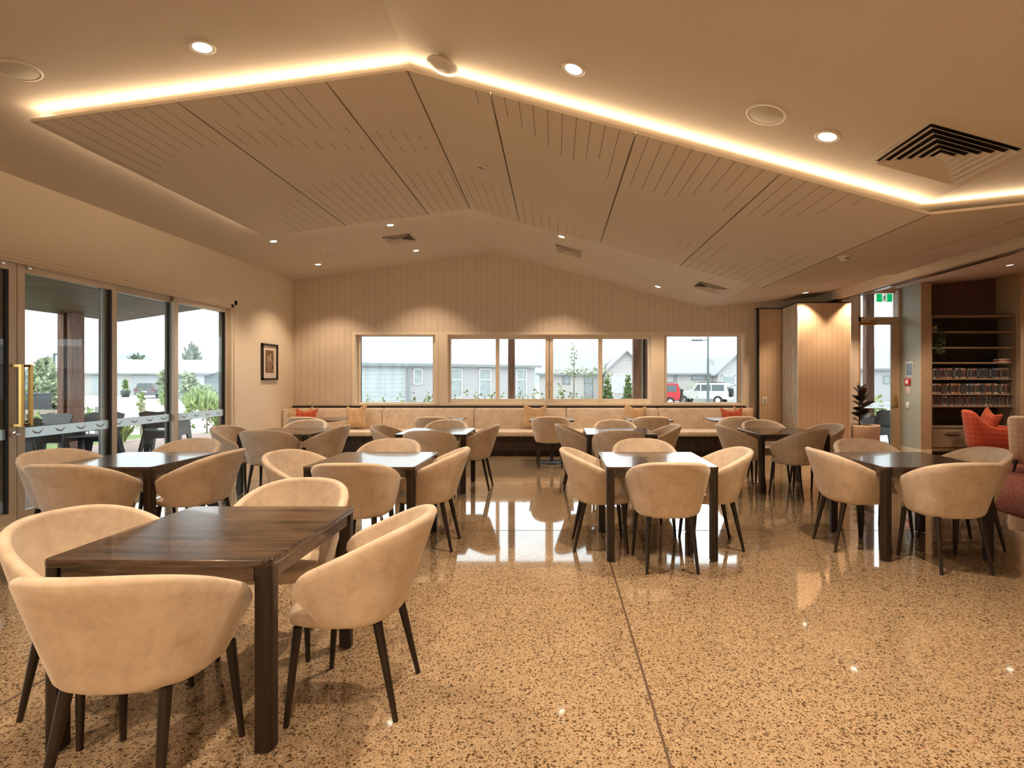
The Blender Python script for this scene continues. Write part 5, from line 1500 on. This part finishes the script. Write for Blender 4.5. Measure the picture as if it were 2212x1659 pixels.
# row of young shrubs outside the back windows
row = [798, 828, 860, 893, 922, 932, 983, 1007, 1027, 1044, 1062, 1083, 1122, 1137, 1153, 1172, 1206, 1213, 1231, 1246, 1262]
hts = [848, 852, 850, 850, 846, 852, 855, 846, 846, 848, 843, 852, 838, 848, 830, 846, 842, 828, 846, 848, 856]
wn = ['fixed window by the picture wall', 'wide sliding window']
for i, (u, vt) in enumerate(zip(row, hts)):
    d_ = 12.9; p = P(u, vt, d_)
    lab = 'young green shrub in the bed outside the ' + (wn[0] if u < 950 else wn[1])
    shrub(p.x, d_ + 0.1 * ((i * 7) % 3), -0.16, 0.20, p.z + 0.16, leaf_b if i % 3 else leaf_a, lab, 170, 0.075, True, False, 40 + i, 'shrub', 'young shrubs in the bed outside the back windows')
for i, (u, vt) in enumerate(((1312, 810), (1356.5, 810))):
    p = P(u, vt, 15.0)
    shrub(p.x, 15.0, -0.3, 0.60, p.z + 0.36, leaf_c, ('clipped green conifer further from the double post' if i == 0 else 'clipped green conifer right beside the double post'), 900, 0.09, True, False, 70 + i, 'conifer', 'pair of conifers outside the wide window', True)
# staked young tree
p = P(1239, 765, 17.0)
r = thing('young_tree', 'thin leafed young tree tied to wooden stakes outside the wide window', 'tree', (p.x, 17.0, GB))
m = MB(); m.tube((0, 0, 0), (0.02, 0, p.z - GB), 0.025, 0.008, 8); m.build('trunk', bark_m, r)
leafball((0, 0, 2.8), 0.10, 0.1, 0.55, 60, 0.10, leaf_a, 'foliage', r, False, 5); leafball((0.35, 0, 2.32), 0.95, 0.2, 0.16, 170, 0.11, leaf_a, 'foliage', r, False, 6)
m = MB()
for sx in (-0.05, 0.45, 1.05, ): m.box((sx - 0.02, 0.1, 0), (sx + 0.02, 0.14, 1.7))
m.box((-0.05, 0.1, 1.25), (1.05, 0.13, 1.28)); m.build('stake', stake_m, r)
# planting in front of the vehicles
p = P(1495, 822, 24); shrub(p.x, 24, GB, 0.9, p.z - GB, leaf_a, 'bare twiggy shrub in front of the white off-road car', 140, 0.09, True, False, 90)
# left garden
def sh_px(u, vt, d_, wpx, mt, label, n, size, seed, spiky=False, zg=-0.15, name='shrub', stem=True, **k):
    p = P(u, vt, d_); return shrub(p.x, d_, zg, wpx * d_ / F, p.z - zg, mt, label, n, size, stem, spiky, seed, name, **k)
sh_px(96, 776, 24, 40, leaf_a, 'tall sage green tree beside the broad deck post', 900, 0.30, 101, zg=GZ, name='garden_tree', cat='tree')
sh_px(76, 822, 19, 34, leaf_a, 'silvery bush left of the broad post behind the fence rail', 700, 0.20, 102, zg=GZ)
sh_px(110, 826, 18, 34, leaf_a, 'silvery bush against the broad deck post', 700, 0.20, 103, zg=GZ)
sh_px(8, 810, 14, 60, leaf_b, 'large green bush behind the near door leaf', 900, 0.20, 104, zg=GZ)
sh_px(22, 862, 11.5, 26, leaf_b, 'low green plant near the near door leaf', 260, 0.14, 105)
sh_px(80, 893, 11.5, 12, leaf_b, 'small green plant at the deck edge beside a stake', 120, 0.10, 106)
sh_px(192, 877, 14.5, 22, leaf_b, 'low green clump behind the broad deck post', 150, 0.10, 107)
sh_px(304, 838, 15.5, 9, leaf_b, 'slim young tree beside a timber stake in the second pane', 100, 0.12, 108, zg=-0.12)
sh_px(408, 868, 15.2, 16, leaf_b, 'leafy young shrub at the grass edge near the last door stile', 110, 0.12, 109, zg=-0.12)
sh_px(447, 864, 15.4, 22, mat_plain('brown leaf', (0.26, 0.2, 0.16), 0.8, var=0.2), 'dark twiggy young shrub in the last glass pane', 80, 0.07, 110, zg=-0.12)
sh_px(266, 930, 12.6, 12, leaf_b, 'yellow green grassy clump beside the deck in the second pane', 120, 0.3, 111, True, zg=-0.12, stem=False)
sh_px(475, 905, 14.8, 14, leaf_b, 'yellow green grassy clump at the edge of the last pane', 120, 0.3, 112, True, zg=-0.12, stem=False)
sh_px(362, 852, 30, 26, leaf_b, 'bright flax clump beside the driveway', 350, 0.34, 113, True, zg=GZ, stem=False)
sh_px(362, 793, 33, 30, leaf_a, 'feathery grey green tree beyond the driveway', 420, 0.32, 114, zg=GZ, name='garden_tree', cat='tree')
sh_px(430, 852, 27, 56, leaf_b, 'broad bright flax bed in front of the weatherboard house', 600, 0.38, 115, True, zg=GZ, stem=False)
sh_px(436, 834, 38, 56, leaf_a, 'clipped grey green hedge under the weatherboard house window', 700, 0.3, 116, zg=GZ, stem=False, name='hedge')
sh_px(455, 862, 20, 34, leaf_b, 'green grassy clump near the last door frame', 380, 0.35, 117, True, zg=GZ, stem=False)
sh_px(297, 766, 84, 28, leaf_d, 'round dark tree behind the garage roof', 700, 0.9, 118, zg=GZ, name='background_tree', cat='tree')
sh_px(415, 753, 84, 30, leaf_d, 'dark spiky tree behind the weatherboard house', 700, 1.2, 119, True, zg=GZ, name='background_tree', cat='tree')
sh_px(408, 806, 30, 22, leaf_a, 'pale green tree beside the last glass door stile', 330, 0.3, 120, zg=GZ, name='garden_tree', cat='tree')
sh_px(1893, 858, 15, 26, leaf_b, 'green plants in the bed seen through the exit door', 220, 0.15, 121, zg=-0.3)
# potted cypress by the garages
p = P(271, 853, 52); r = thing('potted_cypress', 'small cypress in a dark pot beside the garage door', 'plant', (p.x, 52, GZ))
m = MB(); m.lathe([(0.0001, 0), (0.28, 0), (0.42, 0.6), (0.36, 0.6), (0.0001, 0.55)], 16); m.build('pot', plast_dark, r)
leafball((0, 0, 1.15), 0.28, 0.28, 0.62, 260, 0.2, leaf_c, 'foliage', r, False, 130, True)
# bollards, rail and wheelie bin
for u, vt, d_, lab in ((210.5, 879, 15.4, 'grey metal bollard by the driveway'),):
    p = P(u, vt, d_); m = MB(); m.tube((0, 0, 0), (0, 0, p.z + 0.3), 0.06, None, 12); o = m.build('bollard', mat_plain('galvanised', (0.35, 0.36, 0.36), 0.5), None, (p.x, d_, -0.3)); tag(o, lab, 'bollard')
for u, vt, d_, lab in ((113, 887, 13.0, 'short timber stake beside the small green plant'), (307, 868, 15.5, 'timber stake supporting the slim young tree')):
    p = P(u, vt, d_); m = MB(); m.box((-0.04, -0.04, 0), (0.04, 0.04, p.z + 0.15)); o = m.build('garden_stake', stake_m, None, (p.x, d_, -0.15)); tag(o, lab, 'stake')
m = MB(); a = P(0, 889, 16.5); b = P(126, 882, 16.5)
m.box((a.x - 2, 16.45, a.z - 0.08), (b.x, 16.55, a.z + 0.05))
for k in range(6): xx = a.x + (b.x - a.x) * k / 5; m.box((xx - 0.05, 16.46, GZ), (xx + 0.05, 16.54, a.z))
o = m.build('fence_rail', stake_m); tag(o, 'low pale timber fence rail below the hedge', 'fence')
p = P(71, 849, 17.2); bn_ = thing('wheelie_bin', 'dark wheelie bin behind the low fence rail', 'bin', (p.x, 17.2, GZ))
m = MB(); hb = p.z - GZ; m.loft([[(x * 0.24, y * 0.28, 0.05) for x, y in ((-1, -1), (1, -1), (1, 1), (-1, 1))], [(x * 0.30, y * 0.34, hb - 0.06) for x, y in ((-1, -1), (1, -1), (1, 1), (-1, 1))]], True, True, 0, False); m.build('body', plast_dark, bn_)
m = MB(); m.rbox((-0.31, -0.36, hb - 0.06), (0.31, 0.36, hb), 0.02); m.build('lid', plast_dark, bn_)
m = MB(); m.tube((-0.28, 0.25, 0.12), (0.28, 0.25, 0.12), 0.12, None, 12); m.build('axle_wheels', tyre_m, bn_)
